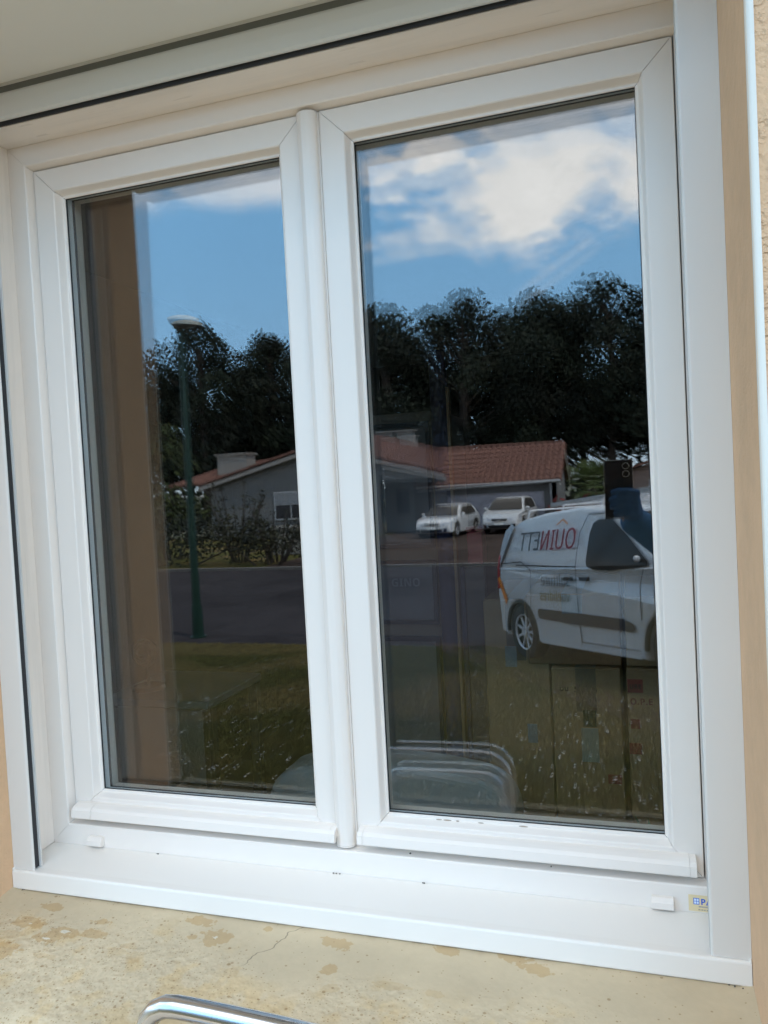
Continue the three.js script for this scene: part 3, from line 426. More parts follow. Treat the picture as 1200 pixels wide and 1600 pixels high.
{ // ladder lying on the roof rack, in the van's own directions
  const l = thing('roof_ladder', 'aluminium ladder tied on the roof of the nearer white van', 'ladder'); const gs = []; 
  const lm = std(lin(0.36, 0.36, 0.36), 0.45, { metalness: 0.4 }); obj('ladder_rail', rbox(0.75, 3.3, 1.845, 1.895, -0.42, -0.395, 0.005, 1), lm, l); obj('ladder_rail', rbox(0.75, 3.3, 1.845, 1.895, -0.07, -0.045, 0.005, 1), P.alloy, l);
  for (let x = 0.9; x < 3.25; x += 0.28) obj('rung', bar(V(x, 1.87, -0.40), V(x, 1.87, -0.06), 0.012), P.alloy, l);
  l.rotation.order = 'YXZ'; l.rotation.copy(van.rotation); l.position.copy(van.position);
}
{ const v2 = makeVan('white_van', 'second white van, parked further off and half hidden behind the photographer\'s sleeve', false); v2.rotation.y = 0.25; v2.position.set(0.75, -1.8, 24.2); }

function makeCar(name, label, sp) {
  const f = warpFn(sp), v = thing(name, label, 'car', sp.pos, sp.turn, 'white cars parked before the garage'), hw = sp.w / 2, PI = Math.PI, L = sp.len, B = sp.belt, T = sp.top, R = sp.R, wb = sp.wb, xr = 0.78;
  obj('body', [warp(extr([[0.05, 0.36], [0.3, 0.26], [xr, R, R + 0.06, PI * 1.04, -PI * 0.04], [xr + R + 0.1, 0.2], [xr + wb - R - 0.1, 0.2], [xr + wb, R, R + 0.06, PI * 1.04, -PI * 0.04], [L - 0.25, 0.22], [L - 0.04, 0.3], [L, 0.5], [L - 0.05, 0.66], [L - 0.28, B - 0.12], [L - 0.9, B - 0.02], [sp.ws, B], [0.12, B], [0.0, B - 0.15], [0.02, 0.6]], sp.w, 0.08), f),
    warp(extr([[0.14, B - 0.06], [sp.ws + 0.08, B - 0.06], [sp.ws, B + 0.02], [sp.ws - 0.45, (B + T) / 2 + 0.06], [sp.ws - 0.85, T - 0.05], [sp.ws - 1.2, T], [1.2, T], [0.62, T - 0.06], [0.3, T - 0.25]], sp.w * 0.95, 0.1), f)], P.white, v);
  const pane = (pts, m, n, off) => { const o = []; const N = 8; for (let i = 0; i < N; i++) { const a = -1 + 2 * i / N, b = -1 + 2 * (i + 1) / N; for (let k = 0; k < pts.length - 1; k++) { const e = (p, t) => { const q = f(p[0], p[1], t * hw * p[2]); return [q[0] + off[0], q[1] + off[1], q[2]]; }; quad(o, e(pts[k], a), e(pts[k], b), e(pts[k + 1], b), e(pts[k + 1], a)); } } return obj(n, fromTris(o), m, v); };
  pane([[sp.ws, B + 0.03, 0.88], [sp.ws - 0.45, (B + T) / 2 + 0.06, 0.88], [sp.ws - 0.80, T - 0.06, 0.86]], P.window, 'windscreen', [0.02, 0.015]);
  pane([[0.3, T - 0.28, 0.8], [0.58, T - 0.08, 0.8]], P.window, 'rear_window', [-0.02, 0.01]);
  pane([[L - 0.03, 0.60, 0.42], [L - 0.09, 0.71, 0.46]], P.black, 'grille', [0.035, 0]);
  pane([[L - 0.04, 0.28, 0.60], [L, 0.42, 0.66]], P.black, 'air_intake', [0.03, 0]);
  pane([[L, 0.43, 0.28], [L - 0.01, 0.52, 0.28]], std(lin(0.75, 0.75, 0.72), 0.5), 'number_plate', [0.045, 0]);
  obj('badge', at(new THREE.CylinderGeometry(0.09, 0.09, 0.02, 4), L + 0.02, 0.66, 0, 0, 0, Math.PI / 2).scale(1, 1, 0.75), P.chrome, v);
  for (const s of [-1, 1]) {
    const z = s * hw;
    obj('side_window', sidePatch([[0.62, B + 0.12], [0.85, T - 0.1], [1.9, T - 0.075], [sp.ws - 0.95, T - 0.1], [sp.ws - 0.18, B + 0.04], [0.7, B + 0.05]], z, f, -0.012), P.window, v);
    obj('door_pillar', sidePatch([[1.68, B + 0.03], [1.74, T - 0.06], [1.82, T - 0.06], [1.76, B + 0.03]], z, f, -0.006), P.black, v);
    obj('headlight', sidePatch([[L - 0.62, B - 0.19], [L - 0.18, B - 0.31], [L - 0.16, B - 0.22], [L - 0.45, B - 0.12]], z, f, 0.012), P.lamp, v);
    { const o = []; const q = (x, y, t) => { const p = f(x, y, t * s); return [p[0] + 0.035, p[1], p[2]]; }; quad(o, q(L - 0.09, 0.60, hw * 0.50), q(L - 0.09, 0.60, hw * 0.93), q(L - 0.16, 0.74, hw * 0.93), q(L - 0.12, 0.71, hw * 0.50)); obj('front_light', fromTris(o), P.lamp, v); }
    { const o = []; const q = (x, y, t) => { const p = f(x, y, t * s); return [p[0] + 0.035, p[1], p[2]]; }; quad(o, q(L - 0.03, 0.30, hw * 0.72), q(L - 0.03, 0.30, hw * 0.9), q(L, 0.46, hw * 0.93), q(L, 0.44, hw * 0.74)); obj('fog_light_vent', fromTris(o), P.black, v); }
    obj('wing_mirror', [new THREE.SphereGeometry(1, 10, 8).scale(0.06, 0.08, 0.1).translate(sp.ws - 0.28, B + 0.09, z * 0.97 + s * 0.1), bar(V(sp.ws - 0.26, B + 0.03, z * 0.9), V(sp.ws - 0.28, B + 0.07, z * 0.97 + s * 0.06), 0.025)], P.white, v);
    [...line([[1.75, 0.32], [1.75, B]], 0.006), ...line([[sp.ws - 0.15, 0.35], [sp.ws - 0.1, B]], 0.006)].forEach((q) => obj('panel_gap', sidePatch(q, z, f, 0.006, 1), P.grey, v));
    wheel(v, xr, s * (hw - 0.11), R, 0.2, 5, s); wheel(v, xr + wb, s * (hw - 0.11), R, 0.2, 5, s);
  }
  v.scale.setScalar(0.93);
}
makeCar('parked_car', 'white hatchback parked left of the two cars before the garage', { w: 1.8, belt: 0.92, top: 1.46, nar: 0.72, len: 4.35, ws: 3.05, wb: 2.65, R: 0.33, pos: [-6.75, -1.79, 33.3], turn: 1.70 });
makeCar('parked_car', 'taller white car parked right, closer to the garage corner', { w: 1.84, belt: 1.02, top: 1.62, nar: 0.76, len: 4.35, ws: 3.15, wb: 2.62, R: 0.35, pos: [-4.35, -1.79, 34.7], turn: 1.66 });

// ------------------------------------------------------------------ the house opposite
const tileC = dataTex(512, 512, (u, v) => { const a = fbm(u * 10, v * 10, 0, 5, 10), b = fbm(u * 50, v * 50, 3, 3, 50); const k = 0.65 + 0.45 * a + 0.25 * (b - 0.5); return [k, k * (0.95 + 0.1 * b), k]; }, false, 0.3);
const tileM = std(lin(0.19, 0.085, 0.060), 0.85, { map: tileC });
function tiledRoof(eL, eR, rR, rL, pitch = 0.21, rows = 12) { // eave left, eave right, ridge right, ridge left
  const W = Math.hypot(eR[0] - eL[0], eR[1] - eL[1], eR[2] - eL[2]), n = Math.round(W / pitch), per = 4, o = [], N = V(...eR).sub(V(...eL)).cross(V(...rL).sub(V(...eL))).normalize(); if (N.y < 0) N.negate();
  const pt = (u, v, h) => { const a = [0, 1, 2].map((k) => lerp(lerp(eL[k], eR[k], u), lerp(rL[k], rR[k], u), v)); return [a[0] + N.x * h, a[1] + N.y * h, a[2] + N.z * h]; };
  for (let r = 0; r < rows; r++) for (let i = 0; i < n * per; i++) { const u0 = i / (n * per), u1 = (i + 1) / (n * per), h = (q) => 0.10 * Math.pow(Math.abs(Math.sin(q * n * Math.PI)), 0.8); const v0 = r / rows, v1 = (r + 1) / rows; quad(o, pt(u0, v0, h(u0) + 0.04), pt(u1, v0, h(u1) + 0.04), pt(u1, v1, h(u1)), pt(u0, v1, h(u0))); quad(o, pt(u0, v0, h(u0) + 0.04), pt(u1, v0, h(u1) + 0.04), pt(u1, v0, 0), pt(u0, v0, 0)); }
  quad(o, pt(0, 0, -0.06), pt(1, 0, -0.06), pt(1, 1, -0.06), pt(0, 1, -0.06));
  return metres(fromTris(o));
}
function slab(pts, d) { // prism from a polygon in x, y at z, d deep
  return new THREE.ExtrudeGeometry(new THREE.Shape(pts.map(([x, y]) => new THREE.Vector2(x, y))), { depth: d, bevelEnabled: false });
}
{
  const H = thing('opposite_house', 'low pale house with terracotta tiled roofs across the road, behind the parked cars', 'house', [0, 0, 0]);
  const wallM = std(lin(0.17, 0.17, 0.17), 0.92, { map: stuccoC }), white = std(lin(0.40, 0.40, 0.40), 0.6), dark = std(lin(0.02, 0.02, 0.025), 0.3), fasc = std(lin(0.32, 0.29, 0.27), 0.8);
  obj('wall', [slab([[-19.5, -1.95], [-11.0, -1.95], [-11.0, 1.80], [-13.6, 2.48], [-19.5, 1.02]], 0.3).translate(0, 0, 33), slab([[-11.0, 0.75], [-7.9, 0.75], [-7.9, 0.98], [-11.0, 1.80]], 0.3).translate(0, 0, 33),
    box(-11.0, -7.9, -1.95, 0.9, 35.1, 35.3), box(-11.0, -10.6, -1.95, 0.75, 33.0, 33.3), box(-19.5, -19.2, -1.95, 1.0, 33.3, 43), box(-9.1, -2.75, -1.95, 0.28, 35.4, 35.6), slab([[-41, -1.95], [-35.4, -1.95], [-35.4, 0.3], [-38.2, 2.0], [-41, 0.3]], 0.2).rotateY(Math.PI / 2).translate(-2.95, 0, 0)].map((g) => metres(plain(g))), wallM, H);
  const roof = obj('roof', [tiledRoof([-19.95, 0.95, 32.6], [-13.6, 2.56, 32.6], [-13.6, 2.56, 40], [-19.95, 0.95, 40], 0.21, 4), tiledRoof([-13.6, 2.56, 32.6], [-7.4, 0.98, 32.6], [-8.7, 2.2, 38], [-12.0, 3.15, 38.5])], tileM, H);
  obj('roof', tiledRoof([-9.5, 0.30, 34.9], [-2.45, 0.34, 34.9], [-2.45, 2.16, 38.2], [-9.5, 2.22, 38.2], 0.285, 8), tileM, H, 'garage roof of terracotta tiles');
  obj('roof', [tiledRoof([-9.5, 2.22, 38.2], [-2.45, 2.16, 38.2], [-2.45, 0.3, 41.4], [-9.5, 0.3, 41.4], 0.215, 4), tiledRoof([-23.0, 0.95, 34.4], [-18.6, 1.15, 34.2], [-17.6, 2.35, 38], [-21.5, 1.95, 38], 0.21, 8)], tileM, H);
  for (let i = 0; i < 22; i++) { const x = -9.3 + i * 0.315; obj('ridge_tile', at(new THREE.CylinderGeometry(0.11, 0.125, 0.34, 8, 1, false), x, 2.22 - (x + 9.5) * 0.0085, 38.2, 0, 0, Math.PI / 2), tileM, roof); }
  obj('fascia', [slab([[-19.95, 0.90], [-13.6, 2.50], [-7.4, 0.90], [-7.4, 0.72], [-13.6, 2.30], [-19.95, 0.70]], 0.06).translate(0, 0, 32.62)], fasc, H);
  obj('gutter', [bar(V(-9.3, 0.27, 34.85), V(-2.5, 0.31, 34.85), 0.07), bar(V(-2.95, 0.25, 34.95), V(-2.95, -1.8, 35.3), 0.045)], white, H);
  obj('verge_board', slab([[34.95, 0.28], [38.2, 2.12], [41.4, 0.28], [41.4, 0.12], [38.2, 1.95], [34.95, 0.10]], 0.05).rotateY(-Math.PI / 2).translate(-2.50, 0, 0), std(lin(0.65, 0.63, 0.6), 0.6), H, 'pale gable verge of the garage, in the sun');
  const gd = obj('garage_door', box(-8.3, -3.3, -1.9, -0.15, 35.36, 35.39), std(lin(0.38, 0.37, 0.42), 0.6), H);
  for (let k = 0; k < 5; k++) obj('door_panel', rbox(-8.28, -3.32, -1.88 + k * 0.345, -1.56 + k * 0.345, 35.335, 35.362, 0.01, 1), std(lin(0.40, 0.39, 0.44), 0.6), gd);
  const w = obj('window', [box(-16.0, -14.2, -0.95, 0.45, 32.93, 32.99)], white, H); obj('pane', [box(-15.9, -15.15, -0.85, -0.22, 32.90, 32.925), box(-15.05, -14.3, -0.85, -0.22, 32.90, 32.925)], dark, w);
  for (let k = 0; k < 7; k++) obj('shutter_slat', box(-15.92, -14.28, -0.2 + k * 0.085, -0.122 + k * 0.085, 32.895, 32.92), std(lin(0.26, 0.27, 0.29), 0.6), w);
  obj('door', [box(-9.5, -8.7, -1.9, 0.3, 35.05, 35.09)], std(lin(0.05, 0.045, 0.045), 0.5), H); obj('porch_window', box(-10.4, -9.75, -0.9, 0.3, 35.05, 35.09), dark, H);
  const chim = std(lin(0.30, 0.28, 0.25), 0.9, { map: stuccoC });
  for (const [x, z] of [[-11.75, 38.3], [-10.65, 38.3]]) obj('chimney', [box(x - 0.42, x + 0.42, 2.4, 3.28, z - 0.3, z + 0.3), box(x - 0.5, x + 0.5, 3.28, 3.36, z - 0.38, z + 0.38)].map((g) => metres(g)), chim, H);
  obj('chimney', [box(-20.5, -18.75, 1.5, 2.55, 35.6, 36.6), box(-20.6, -18.65, 2.55, 2.64, 35.5, 36.7)].map((g) => metres(g)), chim, H, 'broad pale chimney on the left roof');
}
{
  const H = thing('far_house', 'brown roofed house far off, at the right edge beyond the palm', 'house', [3.5, -1.9, 42]);
  obj('wall', [slab([[-3.2, 0], [3.2, 0], [3.2, 2.4], [0, 3.4], [-3.2, 2.4]], 0.25), box(-3.2, -3, 0, 2.4, 0.25, 7), box(3, 3.2, 0, 2.4, 0.25, 7)].map((g) => metres(plain(g))), std(lin(0.28, 0.2, 0.17), 0.9), H);
  obj('roof', [tiledRoof([-3.7, 2.3, -0.4], [0, 3.5, -0.4], [0, 3.5, 7], [-3.7, 2.3, 7], 0.21, 4), tiledRoof([0, 3.5, -0.4], [3.7, 2.3, -0.4], [3.7, 2.3, 7], [0, 3.5, 7], 0.21, 4)], tileM, H);
  const w = obj('window', box(-2, -0.8, 0.9, 2.0, -0.05, -0.002), std(lin(0.6, 0.6, 0.6), 0.6), H); obj('pane', box(-1.9, -0.9, 1, 1.9, -0.07, -0.052), P.window, w);
}
{
  const gw = thing('garden_wall', 'short pale garden wall beside the bushes', 'wall', [-9.9, -1.8, 24]);
  obj('masonry', metres(box(-1.9, 1.9, 0, 0.95, -0.1, 0.1)), std(lin(0.30, 0.28, 0.25), 0.9, { map: stuccoC }), gw); obj('coping', rbox(-1.95, 1.95, 0.952, 1.03, -0.15, 0.15, 0.01, 1), std(lin(0.36, 0.34, 0.31), 0.85), gw);
}

// ------------------------------------------------------------------ trees and plants
function leafMat(r, g, b) { return std(lin(r, g, b), 0.85, { vertexColors: true }); }
// leaves spread through clumps: clumps [x, y, z, radius]
function crown(clumps, perClump, size, seed, flat = 0.75) {
  const r = rng(seed), pos = [], col = [];
  for (const [cx, cy, cz, R] of clumps) { const tone = 0.6 + 0.8 * r(); const n = Math.round(perClump * (R * R));
    for (let i = 0; i < n; i++) { let x, y, z; do { x = 2 * r() - 1; y = 2 * r() - 1; z = 2 * r() - 1; } while (x * x + y * y + z * z > 1); const d = Math.hypot(x, y, z) || 1, k = Math.pow(d, 0.7) / d * (0.55 + 0.95 * vnoise(cx + 2.3 * x / d + 50, cy + 2.3 * y / d + 50, cz + 2.3 * z / d + 50)); x *= k; y *= k; z *= k; 
      const c = V(cx + x * R, cy + y * R * flat, cz + z * R), s = size * (0.6 + 0.8 * r()); const a = V(r() - 0.5, r() - 0.5, r() - 0.5).normalize(), b = V(r() - 0.5, r() - 0.5, r() - 0.5).cross(a).normalize(); a.multiplyScalar(s); b.multiplyScalar(s * 0.55);
      const t = tone * (0.75 + 0.5 * r()); for (const q of [[-1, 0], [0, -1], [1, 0], [-1, 0], [1, 0], [0, 1]]) { pos.push(c.x + a.x * q[0] + b.x * q[1], c.y + a.y * q[0] + b.y * q[1], c.z + a.z * q[0] + b.z * q[1]); col.push(t, t, t * 0.95); } } }
  const g = fromTris(pos); g.setAttribute('color', new THREE.BufferAttribute(new Float32Array(col), 3)); return g;
}
const bark = std(lin(0.07, 0.055, 0.045), 0.95);
function treeShape(h, seed) {
  const r = rng(seed), cl = [], limbs = [], top = h * 0.92;
  limbs.push(tube([V(0, -0.3, 0), V(0.15 * r(), h * 0.25, 0.1), V(-0.2 + 0.4 * r(), h * 0.5, 0.2 * r()), V(0.2 * r(), h * 0.85, 0)], 0.24, 8, false, 14));
  const n = 40; for (let i = 0; i < n; i++) { const t = (i + r()) / n, y = lerp(h * 0.30, top, t), rad = h * 0.29 * Math.sin(Math.PI * (0.22 + 0.72 * t)) , a = i * 2.4 + r(), d = rad * (0.45 + 0.75 * r()); const R = h * (0.05 + 0.075 * r()) * (1.15 - 0.35 * t); cl.push([Math.cos(a) * d, y, Math.sin(a) * d, R]); if (i % 2 === 0) limbs.push(bar(V(0, y - h * 0.12, 0), V(Math.cos(a) * d * 0.9, y, Math.sin(a) * d * 0.9), 0.09, 0.03, 5)); }
  cl.push([0, h * 0.93, 0, h * 0.07]);
  return { crown: crown(cl, 190, 0.145, seed + 1), trunk: merge(limbs) };
}
const tvar = [treeShape(14.5, 11), treeShape(14.5, 12), treeShape(14.5, 13)];
const treeMat = [leafMat(0.013, 0.020, 0.009), leafMat(0.011, 0.018, 0.008), leafMat(0.015, 0.021, 0.010)];
function tree(x, z, s, k, turn, label) { const t = thing('dark_tree', label, 'tree', [x, -1.9, z], turn, 'dark trees standing behind the opposite house'); t.scale.set(s * 1.02, s, s * 1.02); obj('trunk', tvar[k].trunk, bark, t); obj('crown', tvar[k].crown, treeMat[k], t); }
[[-33.5, 51, 0.88, 0, 0.2, 'dark tree at the left end of the row, beside the tan strip'], [-29.2, 49, 1.07, 1, 1.1, 'tall dark tree right behind the street lamp'], [-24.5, 51, 1.0, 2, 2.2, 'dark tree rising at the right edge of the left pane'], [-19.5, 50, 0.98, 0, 3.3, 'dark tree mostly hidden behind the meeting stiles'], [-15.2, 50, 1.06, 1, 4.0, 'lower dark tree at the left edge of the right pane'], [-9.8, 50, 1.07, 2, 5.2, 'tall dark tree above the left end of the garage ridge'], [-4.8, 50, 1.02, 0, 0.9, 'dark tree with the dip in the tree line, above the garage gable'], [-0.4, 50, 1.06, 1, 2.9, 'tallest dark tree, at the right edge above the palm'], [3.8, 51, 1.02, 2, 1.7, 'dark tree beyond the right edge of the right pane']].forEach(([x, z, s, k, a, l]) => tree(x, z, s, k, a, l));
[[-36, 58, 0.9, 2, 1, 'rear tree beyond the left edge of the left pane'], [-30.5, 60, 0.95, 0, 2.5, 'rear tree glimpsed left of the street lamp'], [-26.8, 56, 1.04, 1, 0.3, 'rear tree filling the gap right of the street lamp'], [-21.5, 59, 0.95, 2, 4.4, 'rear tree hidden behind the left stile of the meeting sashes'], [-18, 56, 1.06, 0, 5.5, 'rear tree behind the two chimneys'], [-12.6, 56, 1.1, 1, 2.2, 'rear tree filling the low gap right of the two chimneys'], [-7.6, 56, 1.06, 2, 0.6, 'rear tree behind the middle of the garage ridge'], [-2.6, 56, 1.08, 0, 1.9, 'rear tree filling the gap above the palm'], [2.2, 58, 0.97, 1, 3.6, 'rear tree behind the brown roofed far house'], [7.5, 56, 1.0, 0, 5.1, 'rear tree at the right end of the row, out past the right sash']].forEach(([x, z, s, k, a, l]) => tree(x, z, s, k, a, l));
{ // low growth under the trees, one dark mass
  const r = rng(31), cl = []; for (let i = 0; i < 120; i++) cl.push([-50 + 65 * r(), -1.2 + 2.2 * r(), 47 + 8 * r(), 0.9 + 1.1 * r()]);
  tag(obj('undergrowth', crown(cl, 26, 0.3, 32), treeMat[1]), 'dark undergrowth below the row of tall trees', null, null, 'stuff');
}
function bush(name, label, category, pos, cl, per, size, mat, seed, stems) { const b = thing(name, label, category, pos); const st = (stems || cl.slice(0, 6).map((c) => [c[0], c[1], c[2]])).map((c, i) => bar(V(c[0] * 0.2, -0.1, c[2] * 0.2), V(...c), 0.035, 0.012, 5)); obj('stem', st, bark, b); obj('foliage', crown(cl, per, size, seed), mat, b); return b; }
{
  const r = rng(41), mk = (n, w, h, d, R0, R1, y0 = 0.3) => { const o = []; for (let i = 0; i < n; i++) o.push([(r() - 0.5) * w, y0 + r() * h, (r() - 0.5) * d, lerp(R0, R1, r())]); return o; };
  const green = leafMat(0.05, 0.062, 0.017), olive = leafMat(0.032, 0.031, 0.013), dk = leafMat(0.013, 0.017, 0.009), yel = leafMat(0.10, 0.095, 0.022);
  bush('conifer', 'yellowish green bushy conifer left of the lamp post, in front of the left roof', 'tree', [-15.4, -1.8, 23], [...mk(16, 2.6, 2.6, 2, 0.5, 0.9, 0.5), ...mk(8, 1.6, 1.6, 1.2, 0.4, 0.7, 2.9), [0.2, 4.7, 0, 0.5]], 260, 0.07, green, 51);
  bush('hedge', 'dark hedge along the far kerb behind the lamp post', 'hedge', [-14.0, -1.8, 20.8], mk(34, 6.4, 1.3, 1.1, 0.45, 0.75, 0.3), 300, 0.06, dk, 52);
  bush('hedge', 'brown green low shrubs right of the lamp post along the kerb', 'hedge', [-10.3, -1.8, 20.6], mk(20, 3.6, 1.0, 1.1, 0.4, 0.65, 0.25), 300, 0.055, olive, 53);
  const sp = []; for (let i = 0; i < 15; i++) { const a = (i / 15) * 6.28, l = 1.6 + 1.1 * r(); for (let k = 2; k < 7; k++) sp.push([Math.cos(a) * 0.16 * k, l * k / 6, Math.sin(a) * 0.13 * k, 0.15]); }
  bush('feathery_shrub', 'upright feathery shrub before the pale gable wall', 'shrub', [-12.0, -1.8, 21.8], sp, 420, 0.05, olive, 54, sp.filter((_, i) => i % 5 === 4).map((c) => c.slice(0, 3)));
  const sp2 = []; for (let i = 0; i < 11; i++) { const a = (i / 11) * 6.28 + 1, l = 1.1 + 0.9 * r(); for (let k = 2; k < 7; k++) sp2.push([Math.cos(a) * 0.15 * k, l * k / 6, Math.sin(a) * 0.13 * k, 0.15]); }
  bush('feathery_shrub', 'dark spiky shrub to the right of the feathery one', 'shrub', [-10.4, -1.8, 21.4], sp2, 420, 0.05, dk, 55, sp2.filter((_, i) => i % 5 === 4).map((c) => c.slice(0, 3)));
  bush('red_bush', 'reddish low bush under the palm beside the garage', 'bush', [-1.6, -1.8, 33.2], mk(12, 2.2, 0.8, 0.9, 0.35, 0.6, 0.3), 140, 0.1, leafMat(0.14, 0.03, 0.025), 56);
  // palm
  const p = thing('palm', 'green fan palm right of the garage gable', 'palm tree', [-1.05, -1.8, 34.4]); obj('trunk', tube([V(0, -0.1, 0), V(0.05, 0.8, 0), V(0, 1.8, 0)], 0.14, 8), bark, p);
  for (let i = 0; i < 34; i++) { const a = i * 2.399, el = 1.25 - 1.9 * (i / 34), o = [], L = 0.85 + 0.25 * r(), c = V(0, 1.8, 0), d = V(Math.cos(a) * Math.cos(el), Math.sin(el), Math.sin(a) * Math.cos(el)), u = V(-Math.sin(a), 0, Math.cos(a)), h = c.clone().addScaledVector(d, L * 0.75), n = d.clone().cross(u);
    const st = bar(c, h, 0.014, 0.01, 4); for (let k = -6; k <= 6; k++) { const t = k / 6 * 1.45, v = d.clone().multiplyScalar(Math.cos(t)).addScaledVector(u, Math.sin(t)), tip = h.clone().addScaledVector(v, L * 0.8).addScaledVector(V(0, -1, 0), 0.12), w = v.clone().cross(n).multiplyScalar(0.035), mid = h.clone().addScaledVector(v, L * 0.4); o.push(...h.toArray(), ...mid.clone().add(w).toArray(), ...mid.clone().sub(w).toArray(), ...mid.clone().add(w).toArray(), ...tip.toArray(), ...mid.clone().sub(w).toArray()); }
    obj('frond', [fromTris(o), st], std(lin(0.09, 0.12, 0.03), 0.7), p); }
}

// ------------------------------------------------------------------ street lamp
{
  const L = thing('street_lamp', 'dark green street lamp with flat white topped head, mirrored in left pane', 'street lamp', [-6.30, -1.82, 9.75], 0.25); const gm = std(lin(0.008, 0.036, 0.024), 0.45, { metalness: 0.2 });
  obj('pole', [new THREE.CylinderGeometry(0.042, 0.072, 5.05, 20).translate(0, 2.52, 0)], gm, L); obj('base_cover', [new THREE.CylinderGeometry(0.085, 0.095, 0.55, 20).translate(0, 0.27, 0), new THREE.CylinderGeometry(0.13, 0.13, 0.03, 20).translate(0, 0.02, 0)], gm, L);
  const sh = (y0, y1, k0, k1, bulge) => { const g = new THREE.SphereGeometry(1, 28, 14, 0, Math.PI * 2, bulge ? 0 : Math.PI / 2, Math.PI / 2); g.scale(bulge ? 0.31 : 0.285, bulge ? 0.085 : 0.12, 0.19); return g; };
  obj('lamp_housing', [sh(0, 0, 0, 0, true).rotateZ(-0.16).translate(0.10, 5.10, 0)], std(lin(0.66, 0.68, 0.62), 0.45), L, 'white upper shell of the lamp head');
  obj('lamp_glass', [sh(0, 0, 0, 0, false).rotateZ(-0.16).translate(0.10, 5.096, 0)], std(lin(0.10, 0.09, 0.08), 0.3), L); obj('neck', [bar(V(0, 4.9, 0), V(0.02, 5.08, 0), 0.05, 0.06, 14)], gm, L);
}

// ------------------------------------------------------------------ the photographer, mirrored: sleeve, hand and phone in view
function field(bones, lo, size, n, k) { // bones: [ax, ay, az, ra, bx, by, bz, rb]; smooth union
  const mc = new MarchingCubes(n, undefined, false, false, 400000); mc.isolation = 0; const f = mc.field, h = size / 2;
  for (let iz = 0; iz < n; iz++) for (let iy = 0; iy < n; iy++) for (let ix = 0; ix < n; ix++) {
    const x = lo[0] + h + (ix - n / 2) / (n / 2) * h, y = lo[1] + h + (iy - n / 2) / (n / 2) * h, z = lo[2] + h + (iz - n / 2) / (n / 2) * h; let e = 0;
    for (const b of bones) { const dx = b[4] - b[0], dy = b[5] - b[1], dz = b[6] - b[2], l = dx * dx + dy * dy + dz * dz, t = l ? clamp(((x - b[0]) * dx + (y - b[1]) * dy + (z - b[2]) * dz) / l) : 0; const qz = (z - b[2] - t * dz) * (b[8] || 1); const d = Math.hypot(x - b[0] - t * dx, y - b[1] - t * dy, qz) - lerp(b[3], b[7], t); e += Math.exp(-d / k); }
    f[ix + iy * n + iz * n * n] = Math.log(Math.max(e, 1e-30)) * k;
  }
  mc.update(); const c = mc.count, g = new THREE.BufferGeometry(); const src = mc.positionArray, pos = new Float32Array(c * 3); for (let i = 0; i < c; i++) for (let a = 0; a < 3; a++) pos[i * 3 + a] = lo[a] + h + src[i * 3 + a] * h;
  g.setAttribute('position', new THREE.BufferAttribute(pos, 3)); g.setAttribute('normal', new THREE.BufferAttribute(new Float32Array(mc.normalArray.slice(0, c * 3)), 3)); g.setAttribute('uv', new THREE.BufferAttribute(new Float32Array(c * 2), 2)); return g;
}
